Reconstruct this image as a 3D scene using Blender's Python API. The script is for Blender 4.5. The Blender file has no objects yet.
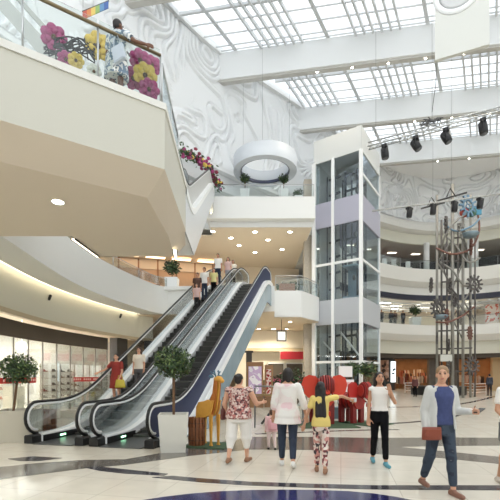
import bpy, bmesh, math, random
from mathutils import Vector, Matrix, noise
random.seed(7)
PI = math.pi
scene = bpy.context.scene
COL = scene.collection
sin, cos = math.sin, math.cos
def R(d): return d*PI/180

# ---------------------------------------------------------------- helpers
def P(px, py, Y): return Vector(((px-250)/400*Y, Y, 1.6+(376-py)/400*Y))   # a point seen at (px,py) at distance Y
def G(px, py, z=0.0):                                                      # the floor point seen at (px,py)
    Y = 400*(z-1.6)/(376-py); return Vector(((px-250)/400*Y, Y, z))

class MB:
    def __init__(s): s.v=[]; s.f=[]; s.m=[]; s.sm=[]
    def add(s, vs, fs, m=0, sm=False, M=None):
        o=len(s.v)
        for p in vs:
            p=Vector(p); s.v.append(M@p if M is not None else p)
        for f in fs:
            s.f.append([i+o for i in f]); s.m.append(m); s.sm.append(sm)
        return s
    def poly(s, pts, m=0): return s.add(pts,[list(range(len(pts)))],m)
    def box(s, c, d, rz=0, m=0, M=None):
        x,y,z=d[0]/2,d[1]/2,d[2]/2
        vs=[Vector((a,b,e)) for e in(-z,z) for b in(-y,y) for a in(-x,x)]
        T=Matrix.Translation(c)@Matrix.Rotation(rz,4,'Z')
        if M is not None: T=Matrix.Translation(c)@M
        return s.add(vs,[(0,2,3,1),(4,5,7,6),(0,1,5,4),(2,6,7,3),(0,4,6,2),(1,3,7,5)],m,False,T)
    def span(s, a, b, m=0):
        a,b=Vector(a),Vector(b); return s.box((a+b)/2,[abs(b[i]-a[i]) for i in range(3)],0,m)
    def bar(s, p0, p1, w, h, m=0):                        # rectangular bar from p0 to p1
        p0,p1=Vector(p0),Vector(p1); d=p1-p0; L=d.length
        q=d.to_track_quat('Y','Z').to_matrix().to_4x4()
        return s.box((p0+p1)/2,(w,L,h),0,m,q)
    def prism(s, pts, vec, m=0):
        n=len(pts); vec=Vector(vec); vs=[Vector(p) for p in pts]; vs+=[p+vec for p in vs]
        fs=[list(range(n))[::-1],list(range(n,2*n))]+[(i,(i+1)%n,n+(i+1)%n,n+i) for i in range(n)]
        return s.add(vs,fs,m)
    def slab(s, xy, z0, z1, m=0): return s.prism([(p[0],p[1],z0) for p in xy],(0,0,z1-z0),m)
    def tube(s, pts, r, n=8, m=0, closed=False, sm=True):
        pts=[Vector(p) for p in pts]; N=len(pts); vs=[]; fs=[]
        rr=r if isinstance(r,(list,tuple)) else [r]*N
        up=None
        for i,p in enumerate(pts):
            if closed: t=(pts[(i+1)%N]-pts[i-1])
            else: t=pts[min(i+1,N-1)]-pts[max(i-1,0)]
            t.normalize()
            if up is None:
                up=Vector((0,0,1)) if abs(t.z)<.9 else Vector((1,0,0))
            a=t.cross(up)
            if a.length<1e-4: a=t.cross(Vector((0,1,0.1)))
            a.normalize(); b=a.cross(t).normalized(); up=b
            for k in range(n):
                g=2*PI*k/n; vs.append(p+(a*cos(g)+b*sin(g))*rr[i])
        M=N if closed else N-1
        for i in range(M):
            for k in range(n):
                a0=i*n+k;a1=i*n+(k+1)%n;b0=((i+1)%N)*n+k;b1=((i+1)%N)*n+(k+1)%n
                fs.append((a0,a1,b1,b0))
        if not closed: fs+= [list(range(n))[::-1], list(range((N-1)*n,N*n))]
        return s.add(vs,fs,m,sm)
    def lathe(s, prof, c=(0,0,0), n=24, m=0, sm=True, M=None):
        vs=[];fs=[]
        for r,z in prof:
            for k in range(n):
                g=2*PI*k/n; vs.append(Vector((r*cos(g),r*sin(g),z)))
        for i in range(len(prof)-1):
            for k in range(n): fs.append((i*n+k,i*n+(k+1)%n,(i+1)*n+(k+1)%n,(i+1)*n+k))
        if prof[0][0]>1e-4: fs.append(list(range(n))[::-1])
        if prof[-1][0]>1e-4: fs.append(list(range((len(prof)-1)*n,len(prof)*n)))
        T=Matrix.Translation(c)
        if M is not None: T=T@M
        return s.add(vs,fs,m,sm,T)
    def ell(s, c, r, nu=14, nv=9, m=0, M=None):
        if not isinstance(r,(list,tuple)): r=(r,r,r)
        vs=[Vector((0,0,-r[2]))];fs=[]
        for j in range(1,nv):
            t=-PI/2+PI*j/nv
            for k in range(nu):
                g=2*PI*k/nu; vs.append(Vector((r[0]*cos(t)*cos(g),r[1]*cos(t)*sin(g),r[2]*sin(t))))
        vs.append(Vector((0,0,r[2])));top=len(vs)-1
        for k in range(nu): fs.append((0,1+(k+1)%nu,1+k))
        for j in range(nv-2):
            for k in range(nu):
                a=1+j*nu+k;b=1+j*nu+(k+1)%nu; fs.append((a,b,b+nu,a+nu))
        for k in range(nu): fs.append((1+(nv-2)*nu+k,1+(nv-2)*nu+(k+1)%nu,top))
        T=Matrix.Translation(c)
        if M is not None: T=T@M
        return s.add(vs,fs,m,True,T)
    def cap(s, a, b, ra, rb, n=10, m=0):                  # tapered capsule, one closed shell
        a,b=Vector(a),Vector(b); d=b-a; L=d.length
        if L<1e-6: return s.ell(a,ra,m=m)
        q=d.to_track_quat('Z','Y').to_matrix().to_4x4()
        prof=[(0.0001,-ra)]+[(ra*cos(t),ra*sin(t)) for t in (-1.0,-.5,0)]+[(rb*cos(t),L+rb*sin(t)) for t in (0,.5,1.0)]+[(0.0001,L+rb)]
        return s.lathe(prof,a,n,m,True,q)
    def loft(s, rings, n=20, m=0):                        # rings: (z, rx, ry, cy[, cx])
        vs=[];fs=[]
        for r in rings:
            cx=r[4] if len(r)>4 else 0
            for k in range(n):
                g=2*PI*k/n; vs.append(Vector((cx+r[1]*cos(g),r[3]+r[2]*sin(g),r[0])))
        N=len(rings)
        for i in range(N-1):
            for k in range(n): fs.append((i*n+k,i*n+(k+1)%n,(i+1)*n+(k+1)%n,(i+1)*n+k))
        fs+=[list(range(n))[::-1],list(range((N-1)*n,N*n))]
        return s.add(vs,fs,m,True)
    def mesh(s, name, mats, recalc=True):
        me=bpy.data.meshes.new(name)
        me.from_pydata([tuple(p) for p in s.v],[],s.f)
        for mt in (mats if isinstance(mats,(list,tuple)) else [mats]): me.materials.append(mt)
        me.polygons.foreach_set('material_index',s.m)
        me.polygons.foreach_set('use_smooth',s.sm)
        if recalc:
            bm=bmesh.new(); bm.from_mesh(me); bmesh.ops.recalc_face_normals(bm,faces=bm.faces); bm.to_mesh(me); bm.free()
        me.update()
        return me
    def build(s, name, mats, parent=None, recalc=True):
        o=bpy.data.objects.new(name,s.mesh(name,mats,recalc)); COL.objects.link(o)
        if parent is not None: attach(o,parent)
        return o
def attach(o, parent):
    o.parent=parent
    if parent.get('_world'):
        o.matrix_parent_inverse=Matrix.Translation(-Vector(parent.location))
def tag(o, label, cat, group=None):
    o['label']=label; o['category']=cat
    if group: o['group']=group
    return o
def struct(o): o['kind']='structure'; return o
def empty(name, loc, label, cat, group=None, world=False, rz=0):
    o=bpy.data.objects.new(name,None); COL.objects.link(o); o.location=loc; o.rotation_euler=(0,0,rz)
    o.empty_display_size=.2
    if world: o['_world']=1
    return tag(o,label,cat,group)
def copy_tree(o, parent=None):
    c=o.copy(); COL.objects.link(c)
    if parent is not None: c.parent=parent
    for ch in list(o.children): copy_tree(ch,c)
    return c
def dup(o, loc, label, rz=None):
    c=copy_tree(o); c.location=loc; c['label']=label
    if rz is not None: c.rotation_euler=(0,0,rz)
    return c
def spline(pts, n=8):
    pts=[Vector(p) for p in pts]; out=[]
    for i in range(len(pts)-1):
        p0=pts[max(i-1,0)];p1=pts[i];p2=pts[i+1];p3=pts[min(i+2,len(pts)-1)]
        for k in range(n):
            t=k/n
            out.append(.5*((2*p1)+(p2-p0)*t+(2*p0-5*p1+4*p2-p3)*t*t+(3*p1-p0-3*p2+p3)*t**3))
    out.append(pts[-1]); return out
def normals(c):                                            # left-hand normals of a plan curve
    out=[]
    for i in range(len(c)):
        t=c[min(i+1,len(c)-1)]-c[max(i-1,0)]; t=Vector((t[0],t[1])).normalized()
        out.append(Vector((-t.y,t.x)))
    return out
def sweep(mb, c, prof, m=0, closed=True, sm=True):         # profile (offset, z) swept along a plan curve
    nn=normals(c); k=len(prof); vs=[];fs=[]
    for p,n in zip(c,nn):
        for o,z in prof: vs.append(Vector((p[0]+n.x*o,p[1]+n.y*o,z)))
    for i in range(len(c)-1):
        for j in range(k if closed else k-1):
            a=i*k+j;b=i*k+(j+1)%k; fs.append((a,b,b+k,a+k))
    if closed: fs+=[list(range(k)),list(range((len(c)-1)*k,len(c)*k))]
    mb.add(vs,fs,m,False); return mb
def offs(c,o): return [Vector((p[0]+n.x*o,p[1]+n.y*o)) for p,n in zip(c,normals(c))]
def resample(c, step):
    out=[Vector(c[0])]; d=0
    L=[0]
    for i in range(1,len(c)): L.append(L[-1]+(Vector(c[i])-Vector(c[i-1])).length)
    n=max(1,round(L[-1]/step)); out=[]; j=0
    for k in range(n+1):
        t=L[-1]*k/n
        while j<len(c)-2 and L[j+1]<t: j+=1
        f=(t-L[j])/max(1e-6,L[j+1]-L[j]); out.append(Vector(c[j]).lerp(Vector(c[j+1]),min(1,f)))
    return out
def vox(mb, name, mats, size=.012, smooth=3, parent=None, extra=None, T=None):
    """unite overlapping closed shells into one continuous skin"""
    if T:
        mb.v=[T(p) for p in mb.v]
    me=mb.mesh('tmp',[]); ob=bpy.data.objects.new('tmp',me); COL.objects.link(ob)
    r=ob.modifiers.new('r','REMESH'); r.mode='VOXEL'; r.voxel_size=size; r.use_smooth_shade=True
    if smooth:
        q=ob.modifiers.new('s','SMOOTH'); q.factor=.5; q.iterations=smooth
    dg=bpy.context.evaluated_depsgraph_get(); ev=ob.evaluated_get(dg)
    res=bpy.data.meshes.new_from_object(ev)
    bpy.data.objects.remove(ob); bpy.data.meshes.remove(me)
    for mt in (mats if isinstance(mats,(list,tuple)) else [mats]): res.materials.append(mt)
    if extra is not None and extra.v:
        if T: extra.v=[T(p) for p in extra.v]
        bm=bmesh.new(); bm.from_mesh(res)
        vs=[bm.verts.new(p) for p in extra.v]
        for f,m in zip(extra.f,extra.m):
            fc=bm.faces.new([vs[i] for i in f]); fc.material_index=m; fc.smooth=True
        bm.to_mesh(res); bm.free()
    res.polygons.foreach_set('use_smooth',[True]*len(res.polygons))
    res.name=name; o=bpy.data.objects.new(name,res); COL.objects.link(o)
    if parent is not None: attach(o,parent)
    return o

# ---------------------------------------------------------------- materials
def lin(c): return tuple(((x/255)/12.92 if x/255<=.04045 else ((x/255+.055)/1.055)**2.4) for x in c)
MATS={}
def mat(name, rgb, rough=.6, metal=0, emit=0, var=0, scale=6, spec=.5, coat=0, bump=0):
    if name in MATS: return MATS[name]
    m=bpy.data.materials.new(name); m.use_nodes=True; nt=m.node_tree; b=nt.nodes['Principled BSDF']
    c=(*lin(rgb),1); b.inputs['Base Color'].default_value=c
    b.inputs['Roughness'].default_value=rough; b.inputs['Metallic'].default_value=metal
    b.inputs['Specular IOR Level'].default_value=spec; b.inputs['Coat Weight'].default_value=coat
    if emit:
        b.inputs['Emission Color'].default_value=c; b.inputs['Emission Strength'].default_value=emit
    if var or bump:
        tc=nt.nodes.new('ShaderNodeTexCoord'); nz=nt.nodes.new('ShaderNodeTexNoise'); nz.inputs['Scale'].default_value=scale
        nz.inputs['Detail'].default_value=4
        nt.links.new(tc.outputs['Object'],nz.inputs['Vector'])
        if var:
            mx=nt.nodes.new('ShaderNodeMix'); mx.data_type='RGBA'
            mx.inputs[6].default_value=tuple(x*(1-var) for x in c[:3])+(1,); mx.inputs[7].default_value=tuple(min(1,x*(1+var)) for x in c[:3])+(1,)
            nt.links.new(nz.outputs['Fac'],mx.inputs[0]); nt.links.new(mx.outputs[2],b.inputs['Base Color'])
        if bump:
            bp=nt.nodes.new('ShaderNodeBump'); bp.inputs['Strength'].default_value=bump; bp.inputs['Distance'].default_value=.02
            nt.links.new(nz.outputs['Fac'],bp.inputs['Height']); nt.links.new(bp.outputs['Normal'],b.inputs['Normal'])
    MATS[name]=m; return m
def glass(name, rgb, trans=.88, gl=.03):
    m=bpy.data.materials.new(name); m.use_nodes=True; nt=m.node_tree; nt.nodes.clear()
    o=nt.nodes.new('ShaderNodeOutputMaterial'); t=nt.nodes.new('ShaderNodeBsdfTransparent'); g=nt.nodes.new('ShaderNodeBsdfGlossy')
    lw=nt.nodes.new('ShaderNodeLayerWeight'); lw.inputs['Blend'].default_value=.25
    mul=nt.nodes.new('ShaderNodeMath'); mul.operation='MULTIPLY_ADD'; mul.inputs[1].default_value=.5; mul.inputs[2].default_value=gl
    mx=nt.nodes.new('ShaderNodeMixShader')
    t.inputs['Color'].default_value=(*[x*trans for x in lin(rgb)],1); g.inputs['Color'].default_value=(.9,.95,1,1); g.inputs['Roughness'].default_value=.03
    nt.links.new(lw.outputs['Fresnel'],mul.inputs[0]); nt.links.new(mul.outputs[0],mx.inputs[0])
    nt.links.new(t.outputs[0],mx.inputs[1]); nt.links.new(g.outputs[0],mx.inputs[2]); nt.links.new(mx.outputs[0],o.inputs['Surface'])
    MATS[name]=m; return m
def pattern(name, cols, scale=20, kind='voronoi', rough=.8):
    """small multi-coloured cloth print"""
    m=bpy.data.materials.new(name); m.use_nodes=True; nt=m.node_tree; b=nt.nodes['Principled BSDF']; b.inputs['Roughness'].default_value=rough
    tc=nt.nodes.new('ShaderNodeTexCoord'); cr=nt.nodes.new('ShaderNodeValToRGB'); cr.color_ramp.interpolation='CONSTANT'
    if kind=='voronoi':
        n=nt.nodes.new('ShaderNodeTexVoronoi'); n.inputs['Scale'].default_value=scale
        sp=nt.nodes.new('ShaderNodeSeparateColor'); nt.links.new(n.outputs['Color'],sp.inputs[0]); src=sp.outputs[0]
    elif kind=='wave':
        n=nt.nodes.new('ShaderNodeTexWave'); n.bands_direction='Z'; n.inputs['Scale'].default_value=scale; n.inputs['Distortion'].default_value=3; src=n.outputs['Fac']
    else:
        n=nt.nodes.new('ShaderNodeTexNoise'); n.inputs['Scale'].default_value=scale; n.inputs['Detail'].default_value=2; src=n.outputs['Fac']
    nt.links.new(tc.outputs['Object'],n.inputs['Vector'])
    e=cr.color_ramp.elements
    for i,(p,c) in enumerate(cols):
        el=e[i] if i<2 else e.new(p)
        el.position=p; el.color=(*lin(c),1)
    nt.links.new(src,cr.inputs[0]); nt.links.new(cr.outputs[0],b.inputs['Base Color'])
    MATS[name]=m; return m

WHITE=mat('white_paint',(237,239,239),.55)
WALLW=mat('wall_white',(242,244,245),.6)
FASC=mat('fascia_white',(228,229,227),.5)
SOFF=mat('soffit_cream',(226,214,196),.6)
CREAM=mat('cream_ceiling',(218,204,182),.6)
STEEL=mat('brushed_steel',(190,192,192),.3,1)
STEELD=mat('dull_steel',(120,122,122),.4,1)
ALU=mat('white_metal',(240,242,242),.35,.0)
BLACK=mat('black_rubber',(22,22,23),.45)
DARK=mat('dark_metal',(48,47,46),.5)
NAVY=mat('navy_panel',(44,52,82),.5,0,0,0,6,.25)
GREYP=mat('grey_panel',(205,206,206),.4)
LILAC=mat('lilac_grey_panel',(172,172,188),.4)
GREYB=mat('cool_grey_panel',(182,186,192),.4)
TEAL=mat('pale_blue_cladding',(140,160,170),.22,0,0,.16,2.0)
STEP=mat('escalator_step',(72,72,70),.5,.4)
STEPR=mat('step_riser',(96,96,92),.45,.5)
GOLD=mat('brass_rail',(176,150,104),.35,.6)
BRONZE=mat('bronze_rail',(132,118,92),.3,.7)
BROWN=mat('brown_bulkhead',(86,76,66),.7)
STONE=mat('grey_stone',(184,176,162),.6,0,0,.25,9)
GL=glass('clear_glass',(248,251,250),.97,.015)
GLB=glass('balustrade_glass',(250,251,250),.965,.03)
GLSKY=glass('skylight_glass',(255,255,255),.98,.0)
GLT=glass('tower_glass',(246,250,251),.955,.04)
WARM=mat('warm_led',(255,236,196),.5,0,9)
COOL=mat('downlight_lens',(255,248,232),.5,0,14)
LEDW=mat('white_led',(255,242,214),.5,0,2.2)

# ---------------------------------------------------------------- camera and daylight
cam=bpy.data.cameras.new('camera'); co=bpy.data.objects.new('camera',cam); COL.objects.link(co)
co.location=(0,0,1.6); co.rotation_euler=(PI/2,0,0); cam.sensor_width=36; cam.lens=36*400/500; cam.shift_y=.252; cam.clip_end=300
scene.camera=co
w=bpy.data.worlds.new('sky'); scene.world=w; w.use_nodes=True
bg=w.node_tree.nodes['Background']; bg.inputs[0].default_value=(.95,.98,1,1); bg.inputs[1].default_value=1.45
scene.view_settings.view_transform='Standard'; scene.view_settings.look='None'; scene.view_settings.gamma=1
scene.view_settings.exposure=.64
scene.cycles.use_denoising=True; scene.cycles.max_bounces=8; scene.cycles.transparent_max_bounces=24; scene.cycles.sample_clamp_indirect=6
def area(name, loc, size, power, rgb=(255,240,215), rot=(0,0,0), sy=None):
    l=bpy.data.lights.new(name,'AREA'); l.energy=power; l.color=lin(rgb); l.shape='RECTANGLE'; l.size=size; l.size_y=sy or size
    o=bpy.data.objects.new(name,l); COL.objects.link(o); o.location=loc; o.rotation_euler=rot; return o

ORD=['first','second','third','fourth','fifth','sixth','seventh','eighth','ninth']
# ================================================================ the setting
V2=lambda *p:[Vector(q) for q in p]
L1,L2=6.8,12.8
# ---- floor
def floor_mat():
    m=bpy.data.materials.new('polished_tiles'); m.use_nodes=True; nt=m.node_tree; b=nt.nodes['Principled BSDF']
    tc=nt.nodes.new('ShaderNodeTexCoord'); mp=nt.nodes.new('ShaderNodeMapping'); mp.inputs['Rotation'].default_value=(0,0,R(12.8))
    br=nt.nodes.new('ShaderNodeTexBrick'); br.offset=0; br.inputs['Scale'].default_value=1; br.inputs['Brick Width'].default_value=.8; br.inputs['Row Height'].default_value=.8
    br.inputs['Mortar Size'].default_value=.006; br.inputs['Color1'].default_value=(*lin((232,226,212)),1); br.inputs['Color2'].default_value=(*lin((226,219,204)),1); br.inputs['Mortar'].default_value=(*lin((198,190,176)),1)
    nz=nt.nodes.new('ShaderNodeTexNoise'); nz.inputs['Scale'].default_value=3; nz.inputs['Detail'].default_value=6
    mx=nt.nodes.new('ShaderNodeMix'); mx.data_type='RGBA'; mx.blend_type='MULTIPLY'; mx.inputs[0].default_value=.18
    nt.links.new(tc.outputs['Object'],mp.inputs[0]); nt.links.new(mp.outputs[0],br.inputs['Vector']); nt.links.new(tc.outputs['Object'],nz.inputs['Vector'])
    nt.links.new(br.outputs['Color'],mx.inputs[6]); nt.links.new(nz.outputs['Fac'],mx.inputs[7]); nt.links.new(mx.outputs[2],b.inputs['Base Color'])
    b.inputs['Roughness'].default_value=.17; b.inputs['Specular IOR Level'].default_value=.6
    return m
FLOOR=floor_mat()
struct(MB().span((-30,-8,-.3),(45,62,0)).build('floor',FLOOR))
GREYF=mat('grey_stone_inlay',(108,102,95),.14,0,0,.16,5,.6)
DKF=mat('dark_stone_inlay',(66,64,70),.12,0,0,.2,5,.6)
NAVYF=mat('navy_stone_inlay',(48,48,92),.1,0,0,.3,2.2,.6)
ntrim=[0]
def trim(mb,mats):
    ntrim[0]+=1; return struct(mb.build('trim_%d'%ntrim[0],mats))
def inlay(px, m, z0=.0):                                   # flush stone inlay in the floor
    mb=MB(); mb.slab([G(*p) for p in px],-.02,.004+z0); return trim(mb,m)
inlay([(-40,470),(0,467),(40,463),(85,460),(125,459.5),(190,448),(250,437),(310,437),(375,438),(440,437.5),(520,438),(520,445.5),(440,446),(400,447),(450,452),(520,459),(520,466),(440,458),(375,454),(310,450),(250,449.5),(190,456),(125,465),(85,468.5),(0,479.5),(-40,485)],GREYF)
inlay([(82,467.2),(100,466.8),(125,469.5),(168,474),(164,475.8),(125,473.8),(100,471)],DKF,.002)
inlay([(152,477.5),(172,476),(200,478.5),(250,482),(310,484),(375,485.6),(520,485.6),(520,490.5),(375,489.6),(310,487.8),(250,485.6),(200,482.4)],DKF,.002)
inlay([(130,503),(145,500),(165,497),(190,494),(220,491.6),(250,490.4),(285,490),(320,490.4),(350,491.6),(375,494),(395,497),(415,501),(420,503),(420,540),(130,540)],NAVYF,.002)
inlay([(8,459),(35,456.5),(62,458.2),(40,461),(20,461)],DKF,.003)
def arc_inlay(pts,wd,m,z=.003):
    c=[G(*p) for p in pts]; c=[Vector((p.x,p.y)) for p in spline([(p.x,p.y) for p in c],8)]
    mb=MB(); sweep(mb,c,[(0,-.02),(wd,-.02),(wd,.004+z),(0,.004+z)]); return trim(mb,m)
arc_inlay([(372,424),(400,423.5),(430,421),(455,417),(472,412)],.22,DKF)
arc_inlay([(380,407.5),(420,407),(455,405.2),(480,401),(500,395.5)],.3,DKF)
arc_inlay([(256,434.5),(300,433),(350,431),(400,430)],.18,GREYF,.001)

# ---- plan curves of the galleries (left-hand normal points away from the atrium)
CL=spline(V2((-6.3,4.0),(-6.4,8),(-6.65,10.65),(-7.07,15.7),(-6.75,19.3),(-5.75,23.2),(-5.0,24.3)),8)
CF=spline(V2((6.6,33.2),(9.6,37.6),(13,40),(16.5,41.9),(19.9,42.6),(23,41.9),(25.6,40.4),(30,36.5),(33,31)),10)
WC=spline(V2((-12.2,12.5),(-9.6,16.6),(-7.5,19.6),(-5.3,22.5),(-2.1,26.5),(3.6,31.6),(9,36.6),(13,39.9),(16.5,41.9),(19.9,42.8),(23,42),(25.6,40.5),(30,36.6),(33,31)),14)

# ---- left first-floor gallery: fascia, floor slab, cove, bulkhead
mb=MB(); sweep(mb,CL,[(0,5.35),(0,7.0),(.18,7.0),(.18,L1),(9,L1),(9,6.4),(1.22,6.4),(1.22,5.35)]); struct(mb.build('wall_gallery_left',[FASC]))
mb=MB(); sweep(mb,CL,[(1.5,3.95),(1.5,6.35),(1.75,6.35),(1.75,3.95)]); trim(mb,mat('bulkhead_cream',(222,220,206),.6))
mb=MB(); sweep(mb,CL,[(1.235,5.36),(1.235,5.52),(1.30,5.52),(1.30,5.36)])
o=tag(mb.build('cove_light',LEDW),'warm cove light strip behind the left first floor gallery fascia','light')
mb=MB(); sweep(mb,CL,[(1.72,3.88),(1.72,3.98),(2.0,3.98),(2.0,3.88)]); sweep(mb,CL,[(1.40,3.80),(1.40,3.95),(1.52,3.95),(1.52,3.80)]); trim(mb,mat('tan_trim',(196,180,150),.4))
# soffit over the shop walk, behind the bulkhead
mb=MB(); sweep(mb,CL,[(1.75,3.98),(1.75,4.1),(9,4.1),(9,3.98)]); struct(mb.build('ceiling_shop_left',SOFF))

# ---- first-floor balcony at upper left
bal=[(-10,2.42),(-4.0,6.45),(-1.70,7.98),(-1.82,11.3),(-2.0,12.5),(-4.86,12.5),(-4.76,10.6),(-6.6,10.6),(-10,10.6)]
botm=[(-10.9,2.9),(-4.33,6.95),(-2.15,8.35),(-2.17,10.65),(-2.35,12.45),(-4.8,12.45),(-4.72,10.65),(-6.6,10.65),(-10.9,10.65)]
mb=MB(); n=len(bal)
vs=[(x,y,7.0) for x,y in bal]+[(x,y,5.72) for x,y in bal]+[(x,y,5.32) for x,y in botm]
# upstand ring: inner edge
inn=[(-10,2.85),(-4.2,6.72),(-1.9,8.2),(-2.02,11.2)]
fs=[]
for a in range(n):
    b=(a+1)%n
    fs.append((a,b,n+b,n+a)); fs.append((n+a,n+b,2*n+b,2*n+a))
fs.append(list(range(2*n,3*n)))
o=len(vs); vs+=[(x,y,7.0) for x,y in inn]+[(x,y,L1) for x,y in inn]
for a in range(3):
    fs.append((a,a+1,o+a+1,o+a)); fs.append((o+a,o+a+1,o+5+a,o+4+a))
# floor of the balcony
q=len(vs); vs+=[(x,y,L1) for x,y in bal[3:]]
fs.append([o+4,o+5,o+6,o+7]+list(range(q,q+len(bal)-3)))
mb.add(vs,fs)
for k,f in enumerate(mb.f):
    if all(n<=i<3*n for i in f): mb.m[k]=1  # underside faces get a lighter, warmer paint standing in for floor bounce light
struct(mb.build('wall_balcony_left',[mat('balcony_paint',(203,201,189),.5),mat('balcony_soffit_lit',(226,213,194),.55)]))
mb=MB(); c=[Vector(p) for p in bal[:4]]; sweep(mb,c,[(-.03,6.9),(-.03,7.03),(.24,7.03),(.24,7.005),(-.0,7.005),(-.0,6.9)]); trim(mb,mat('cap_white',(226,225,218),.45))

# ---- first-floor deck where the escalators land
deck=[(-8,24.3),(-5.0,24.3),(-2.35,23.95),(1.42,23.1),(1.55,25.3),(3.25,25.3),(4.75,27.5),(4.55,28.9),(4.55,40),(-14,40),(-14,24.3)]
mb=MB(); mb.slab(deck,5.35,L1)
mb.prism([(1.55,25.3,L1),(3.25,25.3,L1),(3.25,25.45,L1),(1.55,25.45,L1)],(0,0,.2)); mb.prism([(3.25,25.3,L1),(4.75,27.5,L1),(4.6,27.6,L1),(3.2,25.45,L1)],(0,0,.2))
mb.prism([(-8,24.28,L1),(-2.35,23.93,L1),(-2.35,24.08,L1),(-8,24.43,L1)],(0,0,.2))
struct(mb.build('floor_upper',[FASC]))
# soffit panel tinted like the cream ceiling beneath it
mb=MB(); mb.slab([(p[0]*.995,p[1]+.06) for p in deck],5.3,5.345); struct(mb.build('ceiling_lower',CREAM))
# ---- second-floor deck (bridge)
deck2=[(-2.75,25.35),(4.12,25.35),(4.12,27.6),(4.6,29),(4.6,40),(-16,40),(-16,27.2),(-2.75,27.2)]
mb=MB(); mb.slab(deck2,11.6,L2); mb.span((-2.75,25.35,L2),(4.12,25.5,12.98)); mb.slab([(-2.6,25.9),(4.05,25.9),(4.05,39.9),(-2.6,39.9)],11.25,11.62)
struct(mb.build('floor_top',[FASC]))
mb=MB(); mb.slab([(-2.55,25.95),(4.0,25.95),(4.0,39.9),(-15.9,39.9),(-15.9,27.3),(-2.55,27.3)],11.2,11.245); struct(mb.build('ceiling_upper',CREAM))

# ---- relief wall around the top of the atrium
def field(u,z,k):
    s=.40 if k==0 else .34
    w=noise.noise(Vector((u*.35,z*.35,3.1)))*.5
    return noise.noise(Vector((u*s+w,z*s*.9-w,1.7+8*k)))*(4.6 if k==0 else 8.0)+.5
def relief(u,z,k):
    f=field(u,z,k); g=abs(f-round(f)); e=.03
    gr=math.hypot(field(u+e,z,k)-f,field(u,z+e,k)-f)/e
    d=g/max(gr,.35)                                         # distance to the nearest carved line
    if k==0:
        m=min(1,max(0,(noise.noise(Vector((u*.3,z*.3,21)))+.34)*6))
        return m*(.13*min(1,max(0,(.11-d)/.035)) - .14*max(0,1-abs(d-.18)/.07))
    return .05*min(1,max(0,(.30-d)/.05))*0 - .24*min(1,max(0,(.085-d)/.035))
def relief_wall(name,c,z0,z1,nu,nz,k):
    cc=resample(c,sum((c[i+1]-c[i]).length for i in range(len(c)-1))/nu); nn=normals(cc); vs=[];fs=[]
    d=(cc[1]-cc[0]).length
    for i,(p,n) in enumerate(zip(cc,nn)):
        for j in range(nz+1):
            z=z0+(z1-z0)*j/nz; e=min(1,min(j,nz-j)/4,min(i,len(cc)-1-i)/4)
            h=relief(i*d,z,k)*e
            vs.append((p.x-n.x*h,p.y-n.y*h,z))
    for i in range(len(cc)-1):
        for j in range(nz):
            a=i*(nz+1)+j; fs.append((a,a+nz+1,a+nz+2,a+1))
    mb=MB(); mb.add(vs,fs)
    mb.sm=[True]*len(mb.f)
    b=len(vs)
    # body of the wall behind the carved face
    sweep(mb,cc[::4]+[cc[-1]],[(.3,z0),(.3,z1+.4),(.7,z1+.4),(.7,z0)])
    return struct(mb.build(name,WALLW,recalc=False))
iL=[i for i,p in enumerate(WC) if p.x<9.5]; iR=[i for i,p in enumerate(WC) if p.x>9.0]
relief_wall('wall_left',WC[:iL[-1]+1],15.6,22.9,900,170,0)
relief_wall('wall_far',WC[iR[0]-1:],18.0,23.0,800,110,1)
# ledge under the left relief, wall down to the gallery
mb=MB(); sweep(mb,WC[:iL[-1]+1],[(.0,15.3),(.0,15.58),(.9,15.58),(.9,15.3)]); sweep(mb,WC[:iL[-1]+1],[(.55,7.0),(.55,15.3),(.8,15.3),(.8,7.0)]) if False else None
trim(mb,WHITE)
mb=MB(); WB=[p for p in WC if p.x<8.2]; sweep(mb,offs(WB,.45),[(0,12.9),(0,15.4),(.2,15.4),(.2,12.9)]); sweep(mb,offs(WB,.05),[(0,14.0),(0,14.35),(.4,14.35),(.4,14.0)]); struct(mb.build('wall_band',WHITE))

# ---- far ring galleries
FW=mat('far_fascia',(232,231,226),.5)
mb=MB(); sweep(mb,CF,[(0,5.95),(0,7.0),(.2,7.0),(.2,L1),(9,L1),(9,5.7),(1.0,5.7),(1.0,5.3),(.5,5.35)]); struct(mb.build('wall_ring_lower',FW))
mb=MB(); sweep(mb,CF,[(1.0,4.0),(1.0,5.6),(1.3,5.6),(1.3,4.0)]); trim(mb,mat('bulkhead_cream',(222,220,206)))
mb=MB(); sweep(mb,CF,[(1.31,3.55),(1.31,4.0),(1.6,4.0),(1.6,3.55)]); trim(mb,BROWN)
mb=MB(); sweep(mb,CF,[(0,11.6),(0,12.95),(.2,12.95),(.2,L2),(8,L2),(8,11.3),(1.0,11.3),(.7,11.1),(.5,11.2)]); struct(mb.build('wall_ring_upper',FW))
mb=MB(); sweep(mb,CF,[(.75,10.25),(.75,11.25),(1.05,11.25),(1.05,10.25)]); trim(mb,FW)
mb=MB(); sweep(mb,CF,[(.6,9.75),(.6,10.3),(1.0,10.3),(1.0,9.75)]); trim(mb,mat('navy_band',(40,42,60),.4))
mb=MB(); sweep(mb,CF,[(-.15,17.0),(-.15,17.55),(0,17.95),(1,17.95),(1,17.2),(.9,16.9),(.3,16.85)]); struct(mb.build('wall_ring_top',FW))
mb=MB(); sweep(mb,CF,[(1.0,15.9),(1.0,17.0),(1.3,17.0),(1.3,15.9)]); trim(mb,mat('bulkhead_cream',(222,220,206)))
mb=MB(); sweep(mb,CF,[(1.3,15.9),(1.3,16.1),(8,16.1),(8,15.9)]); struct(mb.build('ceiling_far',mat('grey_ceiling',(196,192,186),.7)))
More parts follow.
